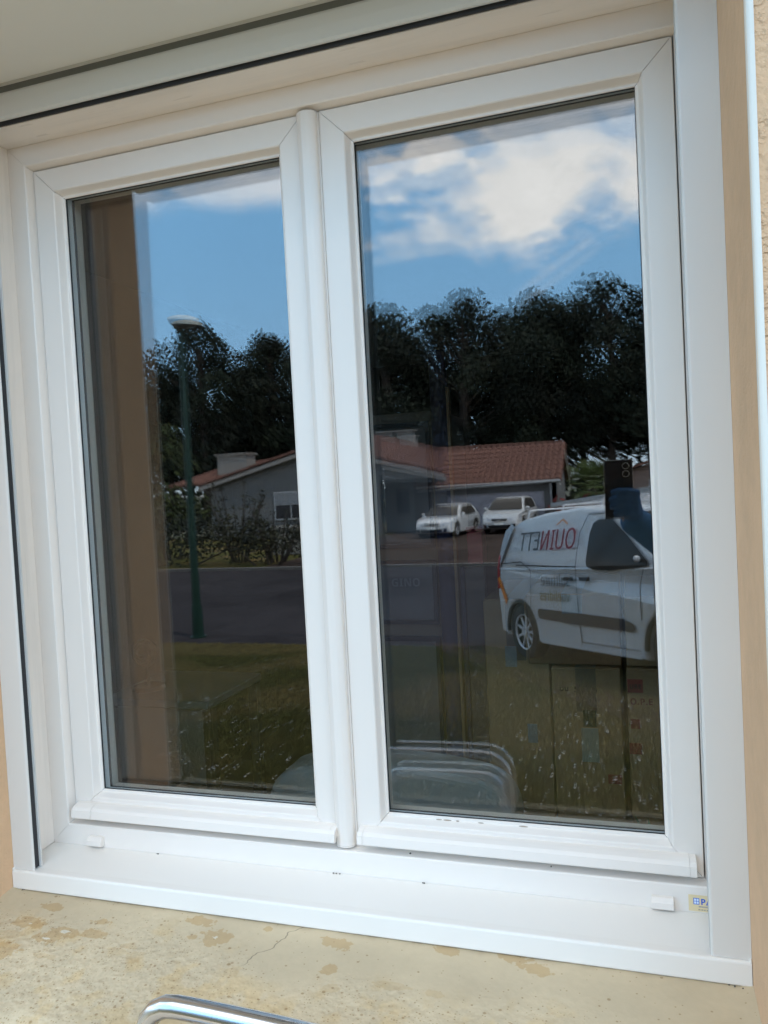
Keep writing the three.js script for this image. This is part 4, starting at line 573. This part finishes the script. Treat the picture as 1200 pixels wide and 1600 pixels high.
{
  const who = thing('person', 'person in blue jacket and gloves holding a phone, mirrored at the right pane\'s edge', 'person');
  const G = -1.15; // ground where they stand
  const hip = V(0.86, G + 0.94, 1.50), che = V(0.86, G + 1.30, 1.49), nk = V(0.86, G + 1.50, 1.46), sL = V(0.67, G + 1.41, 1.46), sR = V(1.05, G + 1.41, 1.46), eL = V(0.63, G + 1.345, 1.33), wL = V(0.432, 0.362, 1.140), eR = V(1.12, G + 1.13, 1.52), wR = V(1.06, G + 0.92, 1.38);
  const B = (a, ra, b, rb, fz) => [a.x, a.y, a.z, ra, b.x, b.y, b.z, rb, fz];
  const head = V(0.85, G + 1.66, 1.41);
  const skinM = std(lin(0.46, 0.27, 0.19), 0.6), blue = std(lin(0.08, 0.21, 0.40), 0.8, { bumpMap: grain, bumpScale: 0.004 }), navy = std(lin(0.03, 0.035, 0.05), 0.85);
  // skin: head with face, neck, forearms into hands
  const bones = [B(nk, 0.058, head.clone().add(V(0, -0.05, 0.02)), 0.06), B(head.clone().add(V(0, 0.035, 0.02)), 0.088, head.clone().add(V(0, 0.02, -0.01)), 0.083), B(head.clone().add(V(0, -0.06, -0.035)), 0.052, head.clone().add(V(0, -0.075, -0.055)), 0.034), B(head.clone().add(V(0, 0.01, -0.095)), 0.010, head.clone().add(V(0, -0.025, -0.112)), 0.014), B(head.clone().add(V(-0.085, -0.005, 0.02)), 0.016, head.clone().add(V(-0.088, 0.02, 0.025)), 0.018), B(head.clone().add(V(0.085, -0.005, 0.02)), 0.016, head.clone().add(V(0.088, 0.02, 0.025)), 0.018)];
  const skin = [field(bones, [0.70, G + 1.42, 1.24], 0.34, 84, 0.010), field([B(nk.clone().add(V(0, -0.1, 0.02)), 0.07, nk, 0.058), B(che, 0.12, hip, 0.12), B(wR, 0.030, eR, 0.04), B(wL, 0.030, eL, 0.04), B(eL, 0.04, sL, 0.05), B(eR, 0.04, sR, 0.05), B(sL, 0.05, che, 0.1), B(sR, 0.05, che, 0.1), B(hip.clone().add(V(-0.09, 0, 0)), 0.08, V(0.76, G + 0.1, 1.5), 0.045), B(hip.clone().add(V(0.09, 0, 0)), 0.08, V(0.96, G + 0.1, 1.5), 0.045)], [0.0, G - 0.02, 0.72], 1.66, 110, 0.012)];
  // hand round the phone: palm behind it, thumb on its near edge, four fingers on its far edge
  const palm = V(0.436, 0.388, 1.118), hb = [B(wL, 0.026, palm, 0.024, 1), B(palm, 0.022, V(0.440, 0.412, 1.112), 0.016)];
  for (let i = 0; i < 4; i++) { const y = 0.440 - i * 0.0200, l = [0.92, 1.02, 1, 0.84][i]; const a = V(0.437, y - 0.010 + 0.003 * i, 1.101), b = V(0.4435, y - 0.004, 1.088), c = V(0.4435 - 0.022 * l, y + 0.001, 1.0795), d = V(0.4435 - 0.044 * l, y + 0.003, 1.0805), e = V(0.4435 - 0.062 * l, y + 0.002, 1.0830); hb.push(B(palm, 0.015, a, 0.0115), B(a, 0.0125, b, 0.0105), B(b, 0.0105, c, 0.0098), B(c, 0.0098, d, 0.0092), B(d, 0.0092, e, 0.0080)); }
  hb.push(B(palm, 0.017, V(0.432, 0.412, 1.119), 0.012), B(V(0.432, 0.412, 1.119), 0.0120, V(0.418, 0.440, 1.114), 0.0105), B(V(0.418, 0.440, 1.114), 0.0105, V(0.406, 0.458, 1.1085), 0.0088));
  const handR = []; { const p = wR.clone().add(V(-0.01, -0.07, -0.05)); handR.push(B(wR, 0.026, p, 0.032)); for (let i = 0; i < 4; i++) { const o = V(-0.03 + i * 0.02, 0, 0), k1 = p.clone().add(o).add(V(0, -0.03, -0.02)), k2 = k1.clone().add(V(0, -0.04, -0.005)), k3 = k2.clone().add(V(0, -0.025, 0.012)); handR.push(B(p.clone().add(o.clone().multiplyScalar(0.8)), 0.011, k1, 0.0095), B(k1, 0.0095, k2, 0.0088), B(k2, 0.0088, k3, 0.0075)); } handR.push(B(p.clone().add(V(-0.03, 0.02, 0)), 0.012, p.clone().add(V(-0.05, -0.02, -0.02)), 0.0095)); }
  const glove = field(hb, [0.345, 0.315, 1.03], 0.15, 80, 0.003); skin.push(field(handR, [0.90, G + 0.66, 1.16], 0.30, 84, 0.004));
  obj('body', skin, skinM, who); obj('glove', glove, std(lin(0.07, 0.17, 0.34), 0.75), who);
  obj('eye', [-1, 1].map((s) => new THREE.SphereGeometry(0.011, 10, 8).translate(head.x + s * 0.032, head.y + 0.012, head.z - 0.079)), std(lin(0.1, 0.08, 0.07), 0.2), who); obj('mouth', new THREE.SphereGeometry(1, 12, 6).scale(0.022, 0.006, 0.008).translate(head.x, head.y - 0.058, head.z - 0.084), std(lin(0.33, 0.12, 0.1), 0.5), who);
  { const hg = new THREE.SphereGeometry(0.101, 26, 18, 0, Math.PI * 2, 0, Math.PI * 0.56), p = hg.attributes.position, n = hg.attributes.normal; for (let i = 0; i < p.count; i++) { const w = 0.008 * (fbm(p.getX(i) * 60, p.getY(i) * 60 + p.getZ(i) * 40, 2, 3) - 0.4); p.setXYZ(i, p.getX(i) + n.getX(i) * w, p.getY(i) + n.getY(i) * w, p.getZ(i) + n.getZ(i) * w); } hg.rotateX(0.45).translate(head.x, head.y + 0.038, head.z + 0.022); obj('hair', hg, std(lin(0.05, 0.035, 0.025), 0.8), who); }
  obj('jacket', [field([B(hip.clone().add(V(0, -0.06, 0)), 0.165, che, 0.165, 1.2), B(che, 0.165, nk.clone().add(V(0, -0.1, 0.01)), 0.10, 1.1), B(sL, 0.078, che, 0.13), B(sR, 0.078, che, 0.13), B(sL, 0.080, eL, 0.060), B(eL, 0.060, wL.clone().lerp(eL, 0.04), 0.040), B(sR, 0.080, eR, 0.060), B(eR, 0.060, wR.clone().lerp(eR, 0.14), 0.043)], [0.28, G + 0.55, 0.98], 1.02, 96, 0.018)], blue, who);
  obj('trousers', [field([B(hip.clone().add(V(-0.085, -0.02, 0)), 0.125, V(0.765, G + 0.50, 1.49), 0.092), B(V(0.765, G + 0.50, 1.49), 0.092, V(0.76, G + 0.10, 1.51), 0.070), B(hip.clone().add(V(0.085, -0.02, 0)), 0.125, V(0.955, G + 0.50, 1.49), 0.092), B(V(0.955, G + 0.50, 1.49), 0.092, V(0.96, G + 0.10, 1.51), 0.070)], [0.35, G + 0.02, 1.0], 1.02, 80, 0.02)], navy, who);
  for (const x of [0.76, 0.96]) obj('shoe', [new THREE.SphereGeometry(1, 14, 10).scale(0.05, 0.05, 0.13).translate(x, G + 0.055, 1.45), rbox(x - 0.05, x + 0.05, G + 0.005, G + 0.03, 1.33, 1.58, 0.01, 1)], P.black, who);
  const ph = thing('phone', 'phone held up in front of the blue sleeve, rounded back with lens bump', 'phone', [0.4000, 0.4490, 1.0945]);
  obj('phone_case', new RoundedBoxGeometry(0.076, 0.162, 0.0088, 4, 0.0042), std(lin(0.055, 0.06, 0.075), 0.35), ph);
  obj('phone_edge', frameSweep(-0.0372, 0.0372, -0.0802, 0.0802, [[0, -0.0046], [0.0011, -0.0040], [0.0013, 0], [0.0011, 0.0040], [0, 0.0046]], 0), std(lin(0.5, 0.5, 0.52), 0.3, { metalness: 0.6 }), ph);
  obj('lens_bump', [rbox(0.006, 0.034, 0.030, 0.076, -0.0062, -0.0042, 0.001, 2)], P.black, ph);
  obj('lens_ring', [[0.020, 0.064], [0.020, 0.042]].map(([x, y]) => new THREE.TorusGeometry(0.0085, 0.0011, 8, 24).translate(x, y, -0.0063)), P.alloy, ph);
}

// ------------------------------------------------------------------ in the room, seen dimly through the glass
{
  const card = dataTex(512, 512, (u, v) => { const a = fbm(u * 5, v * 5, 0, 5, 5), b = vnoise(u * 256, v * 4, 3, 0); const k = 0.86 + 0.2 * (a - 0.5) + 0.06 * b; return [k, k, k]; }, false, 1.2);
  const cm = [std(lin(0.40, 0.255, 0.125), 0.85, { map: card }), std(lin(0.36, 0.21, 0.105), 0.85, { map: card }), std(lin(0.42, 0.27, 0.14), 0.85, { map: card })];
  const tapeM = std(lin(0.17, 0.125, 0.08), 0.35), red = std(lin(0.30, 0.04, 0.035), 0.6), ink = std(lin(0.07, 0.03, 0.02), 0.7), pale = std(lin(0.24, 0.27, 0.27), 0.6), GRP = 'moving cartons stacked in the room';
  function carton(label, x0, x1, y0, y1, z1, dpt, k, extra) {
    const c = thing('cardboard_carton', label, 'carton', [(x0 + x1) / 2, y0, z1 - dpt / 2], 0, GRP), w = x1 - x0, h = y1 - y0;
    obj('carton_body', metres(rbox(-w / 2, w / 2, 0.001, h - 0.004, -dpt / 2, dpt / 2, 0.004, 1)), cm[k], c); for (const s of [-1, 1]) obj('flap', metres(box(-w / 2 + 0.003, w / 2 - 0.003, h - 0.004, h - 0.001, s > 0 ? 0.002 : -dpt / 2 + 0.003, s > 0 ? dpt / 2 - 0.003 : -0.002)), cm[(k + 1) % 3], c);
    obj('tape', [box(-0.025, 0.025, h * 0.72, h - 0.004, dpt / 2, dpt / 2 + 0.0008), box(-0.025, 0.025, h - 0.001, h, -dpt / 2, dpt / 2 + 0.0008)], k === 1 ? pale : tapeM, c); if (extra) extra(c, w, h, dpt / 2); return c;
  }
  const text = (c, s, size, x, y, z, m) => obj('lettering', new TextGeometry(s, { font, size, depth: 0.0006, curveSegments: 3 }).translate(x, y, z), m, c);
  const z = -0.9, fl = -1.05;
  carton('brown carton with dark green label and clear sleeve, right of the first dark gap', 0.218, 0.388, -0.40, 0.008, z, 0.4, 0, (c, w, h, d) => { obj('address_label', box(-0.01, 0.022, 0.255, 0.298, d, d + 0.001), std(lin(0.01, 0.045, 0.03), 0.4), c); obj('paper_sleeve', box(-0.016, 0.026, 0.165, 0.252, d, d + 0.0015), std(lin(0.30, 0.33, 0.27), 0.4), c); text(c, 'ou', 0.014, -0.066, 0.345, d, ink); text(c, 'Salon', 0.016, -0.03, 0.343, d, ink); text(c, 'haut', 0.014, -0.022, 0.322, d, ink); obj('red_print', box(0.045, 0.078, 0.112, 0.136, d, d + 0.001), red, c); });
  carton('dark carton on top, behind the mirrored van wheel', 0.160, 0.392, 0.010, 0.195, z - 0.01, 0.4, 1);
  carton('carton with red stickers and red print at the right sash edge', 0.402, 0.60, -0.40, 0.012, z + 0.02, 0.4, 2, (c, w, h, d) => { const X = -w / 2; obj('red_sticker', box(X + 0.002, X + 0.038, 0.352, 0.385, d, d + 0.001), red, c); text(c, 'URE', 0.011, X + 0.006, 0.362, d + 0.0012, ink); text(c, 'O.P.E', 0.016, X + 0.006, 0.322, d, std(lin(0.2, 0.03, 0.02), 0.7)); obj('red_sticker', box(X + 0.006, X + 0.028, 0.262, 0.286, d, d + 0.001), red, c); obj('red_sticker', box(X + 0.001, X + 0.030, 0.198, 0.226, d, d + 0.001), red, c); });
  carton('upper carton above the red stickers, at the right sash edge', 0.404, 0.60, 0.014, 0.19, z + 0.01, 0.4, 0);
  carton('wide plain carton left of the mirrored van wheel', 0.046, 0.212, -0.40, 0.18, z - 0.02, 0.4, 2, (c, w, h, d) => { obj('pale_label', box(-0.030, 0.0, 0.40, 0.455, d, d + 0.001), pale, c); obj('pale_label', box(0.02, 0.045, 0.20, 0.25, d, d + 0.001), pale, c); });
  carton('lower carton below the row, right of the grey armchair', 0.05, 0.41, -0.78, -0.404, z, 0.42, 1);
  carton('lowest carton on the floor beside the yellow sign', 0.05, 0.60, fl, -0.784, z, 0.42, 0);
  carton('lower carton in the right corner behind the yellow sign', 0.415, 0.61, -0.78, -0.404, z + 0.02, 0.42, 0);
  // shelf unit with dark blue framed panels
  const sh = thing('shelf_unit', 'tall grey cabinet with dark blue framed panels at left of the right pane', 'cabinet', [-0.17, fl, z - 0.15]); const fr = std(lin(0.012, 0.022, 0.045), 0.5), pn = std(lin(0.15, 0.15, 0.17), 0.6);
  obj('carcass', rbox(-0.19, 0.09, 0, 1.75, -0.35, 0.0, 0.004, 1), std(lin(0.20, 0.155, 0.125), 0.7), sh);
  for (const [y0, y1] of [[0.1, 0.5], [0.54, 1.105], [1.14, 1.325], [1.36, 1.72]]) { const p = obj('panel', rbox(-0.175, 0.066, y0, y1, 0.001, 0.010, 0.003, 1), pn, sh); obj('panel_frame', [box(-0.175, 0.066, y0, y0 + 0.012, 0.0105, 0.02), box(-0.175, 0.066, y1 - 0.014, y1, 0.0105, 0.02), box(0.054, 0.066, y0 + 0.012, y1 - 0.014, 0.0105, 0.02), box(-0.175, -0.163, y0 + 0.012, y1 - 0.014, 0.0105, 0.02)], fr, p); }
  obj('lettering', new TextGeometry('GINO', { font, size: 0.024, depth: 0.0006, curveSegments: 3 }).translate(-0.07, 1.25, 0.0205), std(lin(0.25, 0.25, 0.3), 0.6), sh);
  const rl = thing('rolled_carpet', 'dark blue roll standing upright between cabinet and cartons', 'roll', [-0.055, fl, z - 0.06]); obj('roll', new THREE.CylinderGeometry(0.024, 0.024, 1.9, 18).translate(0, 0.95, 0), std(lin(0.035, 0.035, 0.075), 0.9), rl); obj('roll_core', new THREE.CylinderGeometry(0.008, 0.008, 1.91, 10).translate(0, 0.955, 0), std(lin(0.2, 0.15, 0.1), 0.9), rl);
  const bt = thing('wooden_batten', 'thin brownish batten leaning beside the dark blue roll', 'batten', [-0.03, fl, z - 0.06], 0); obj('batten', rbox(-0.005, 0.005, 0, 1.8, -0.01, 0.01, 0.002, 1), std(lin(0.26, 0.16, 0.09), 0.8), bt);
  const dp = thing('door_panel', 'grey brown flat panel leaning right of the batten', 'panel', [0.010, fl, z - 0.08]); obj('board', rbox(-0.033, 0.034, 0, 1.31, -0.02, 0.0, 0.004, 1), std(lin(0.09, 0.075, 0.07), 0.7), dp); obj('board_edge', rbox(-0.033, -0.020, 0, 1.31, 0.001, 0.012, 0.003, 1), std(lin(0.04, 0.04, 0.07), 0.7), dp);
  const rd = thing('red_box', 'red box above the leaning panel', 'box', [0.012, 0.262, z - 0.12]); obj('box_body', rbox(-0.022, 0.022, 0, 0.09, -0.06, 0.0, 0.004, 1), std(lin(0.34, 0.03, 0.05), 0.6), rd); obj('lid', rbox(-0.023, 0.023, 0.091, 0.104, -0.062, 0.002, 0.003, 1), std(lin(0.3, 0.025, 0.045), 0.6), rd);
  // grey armchair near the window
  const ac = thing('grey_armchair', 'grey rounded armchair back with a pale bluish band, low across both panes', 'armchair', [-0.17, fl, -0.78]); const gm = std(lin(0.52, 0.56, 0.56), 0.9, { bumpMap: grain, bumpScale: 0.004 });
  const arc = (w, h, top, r, d) => { const s = new THREE.Shape(); s.moveTo(-w, 0); s.lineTo(w, 0); s.lineTo(w, top - r); s.quadraticCurveTo(w - 0.005, top - r * 0.25, w - r * 0.7, top - r * 0.1); s.quadraticCurveTo(0, top + h, -w + r * 0.7, top - r * 0.1); s.quadraticCurveTo(-w + 0.005, top - r * 0.25, -w, top - r); return new THREE.ExtrudeGeometry(s, { depth: d, bevelEnabled: true, bevelSize: 0.02, bevelThickness: 0.02, bevelSegments: 4, curveSegments: 16 }); };
  obj('backrest', arc(0.30, 0.03, 0.832, 0.10, 0.10), gm, ac); obj('seat', rbox(-0.29, 0.29, 0.12, 0.45, -0.5, 0.0, 0.04, 3), gm, ac); for (const s of [-1, 1]) obj('armrest', rbox(s > 0 ? 0.24 : -0.33, s > 0 ? 0.33 : -0.24, 0.1, 0.62, -0.52, -0.02, 0.03, 3), gm, ac);
  obj('back_cushion', arc(0.155, 0.012, 0.76, 0.07, 0.05).translate(-0.09, 0, 0.125), std(lin(0.45, 0.45, 0.43), 0.9), ac); obj('band', tube([V(-0.235, 0.708, 0.2), V(-0.10, 0.706, 0.203), V(-0.02, 0.696, 0.203), V(0.03, 0.672, 0.2), V(0.05, 0.63, 0.198)], 0.014, 10), std(lin(0.5, 0.53, 0.7), 0.7), ac, 'pale bluish band'); for (const [x, q] of [[-0.25, -0.45], [0.25, -0.45], [-0.25, 0.05], [0.25, 0.05]]) obj('leg', new THREE.CylinderGeometry(0.02, 0.016, 0.12, 10).translate(x, 0.06, q), P.black, ac);
  // yellow sign, bag of garden things
  const ys = thing('yellow_sign', 'yellow folding floor sign low in the right corner', 'floor sign', [0.385, -0.404, z + 0.05]);
  { const t = thing('low_table', 'low dark table under the yellow sign, behind the sash', 'table', [0.42, fl, z + 0.32]); obj('table_top', rbox(-0.2, 0.2, 0.615, 0.64, -0.13, 0.13, 0.006, 1), std(lin(0.08, 0.06, 0.05), 0.5), t); for (const [x, q] of [[-0.18, -0.11], [0.18, -0.11], [-0.18, 0.11], [0.18, 0.11]]) obj('leg', box(x - 0.015, x + 0.015, 0, 0.615, q - 0.015, q + 0.015), P.black, t); ys.position.set(0.37, fl + 0.642, z + 0.32); }
  const ysm = std(lin(0.42, 0.34, 0.02), 0.5); for (const s of [-1, 1]) obj('sign_board', slab([[-0.028, 0], [0.028, 0], [0.014, 0.100], [0.006, 0.110], [-0.006, 0.110], [-0.014, 0.100]], 0.003).rotateX(s * 0.16).translate(0, 0, -s * 0.02), ysm, ys); obj('sign_mark', slab([[-0.006, 0.06], [0.006, 0.06], [0, 0.085]], 0.001).rotateX(-0.16).translate(0, 0, 0.0245), std(lin(0.5, 0.15, 0.02), 0.5), ys);
  const gb = thing('garden_bag', 'white bag with green leaves beside the yellow sign', 'bag', [0.47, fl + 0.642, z + 0.34]); { const g = new THREE.SphereGeometry(1, 30, 20), p = g.attributes.position; for (let i = 0; i < p.count; i++) { const k = 1 + 0.25 * (fbm(p.getX(i) * 3 + 5, p.getY(i) * 3, 2 + p.getZ(i) * 0, 4) - 0.5); p.setXYZ(i, p.getX(i) * 0.055 * k, 0.06 + p.getY(i) * 0.06 * k, p.getZ(i) * 0.05 * k); } g.computeVertexNormals(); obj('bag', g, std(lin(0.5, 0.5, 0.52), 0.5), gb); const r = rng(91), o = []; for (let i = 0; i < 26; i++) { const a = r() * 6.28, l = 0.04 + 0.06 * r(), c = V(-0.015, 0.10, 0), d = V(Math.cos(a), 0.6 + r(), Math.sin(a)).normalize(), tip = c.clone().addScaledVector(d, l), w = V(-Math.sin(a), 0, Math.cos(a)).multiplyScalar(0.008), m = c.clone().lerp(tip, 0.5); o.push(...c.toArray(), ...m.clone().add(w).toArray(), ...m.clone().sub(w).toArray(), ...m.clone().add(w).toArray(), ...tip.toArray(), ...m.clone().sub(w).toArray()); } obj('leaves', fromTris(o), std(lin(0.05, 0.2, 0.1), 0.6), gb); }
  // desk fan on a side table, before the left part of the room
  const tb = thing('side_table', 'grey side table behind the lower left pane', 'table', [-0.93, fl, -0.96]); obj('table_top', rbox(-0.17, 0.19, 0.93, 0.955, -0.2, 0.14, 0.006, 1), std(lin(0.22, 0.22, 0.22), 0.6), tb); obj('drawer_front', rbox(-0.16, 0.18, 0.70, 0.925, 0.09, 0.115, 0.006, 1), std(lin(0.25, 0.25, 0.24), 0.7), tb); for (const [x, q] of [[-0.15, -0.18], [0.17, -0.18], [-0.15, 0.1], [0.17, 0.1]]) obj('leg', box(x - 0.015, x + 0.015, 0, 0.93, q - 0.015, q + 0.015), P.black, tb);
  const fan = thing('desk_fan', 'dark desk fan on its round foot, faint on the tan strip of the left pane', 'fan', [-1.01, fl + 0.955, -0.93]), fm = std(lin(0.03, 0.022, 0.02), 0.6); obj('foot', new THREE.CylinderGeometry(0.045, 0.05, 0.012, 24).translate(0, 0.006, 0), fm, fan); obj('stem', bar(V(0, 0.01, 0), V(0, 0.085, 0), 0.006), fm, fan); obj('cage', [new THREE.TorusGeometry(0.042, 0.003, 6, 30).translate(0, 0.115, 0.012), new THREE.TorusGeometry(0.030, 0.002, 6, 30).translate(0, 0.115, 0.018), new THREE.TorusGeometry(0.018, 0.002, 6, 30).translate(0, 0.115, 0.02)], fm, fan); for (let k = 0; k < 4; k++) obj('blade', new THREE.CircleGeometry(0.018, 12).scale(1, 0.6, 1).translate(0.019, 0, 0).rotateX(0.4).rotateZ(k * 1.57).translate(0, 0.115, 0.006), fm, fan); obj('motor', new THREE.SphereGeometry(0.02, 14, 10).scale(1, 1, 1.4).translate(0, 0.118, -0.02), fm, fan);
}

// ------------------------------------------------------------------ chrome tube frame at the bottom edge
{
  const f = thing('step_stool', 'chrome tubular hoop standing before the sill at the bottom edge', 'step stool', [0.032, gy(0, 0.4), 0.393], -0.05);
  const hoop = (z, top, w, lean) => { const pts = [V(-w, 0, z + lean), V(-w, top * 0.6, z + lean * 0.4)]; const r = 0.045; for (let k = 0; k <= 6; k++) { const a = Math.PI - k / 6 * Math.PI / 2; pts.push(V(-w + r + r * Math.cos(a), top - r + r * Math.sin(a), z)); } for (let k = 0; k <= 6; k++) { const a = Math.PI / 2 - k / 6 * Math.PI / 2; pts.push(V(w - r + r * Math.cos(a), top - r + r * Math.sin(a), z)); } pts.push(V(w, top * 0.6, z + lean * 0.4), V(w, 0, z + lean)); return tube(pts, 0.0116, 18, false, 140); };
  const top = -0.058 - gy(0, 0.4);
  obj('front_hoop', hoop(0.0, top, 0.142, 0.10), M.steel, f); obj('rear_hoop', hoop(0.034, top - 0.055, 0.130, 0.28), M.steel, f);
  for (const y of [0.30, 0.58]) obj('step', rbox(-0.106, 0.106, y, y + 0.025, 0.03, 0.19, 0.006, 2), P.black, f);
}

renderer.render(scene, camera);
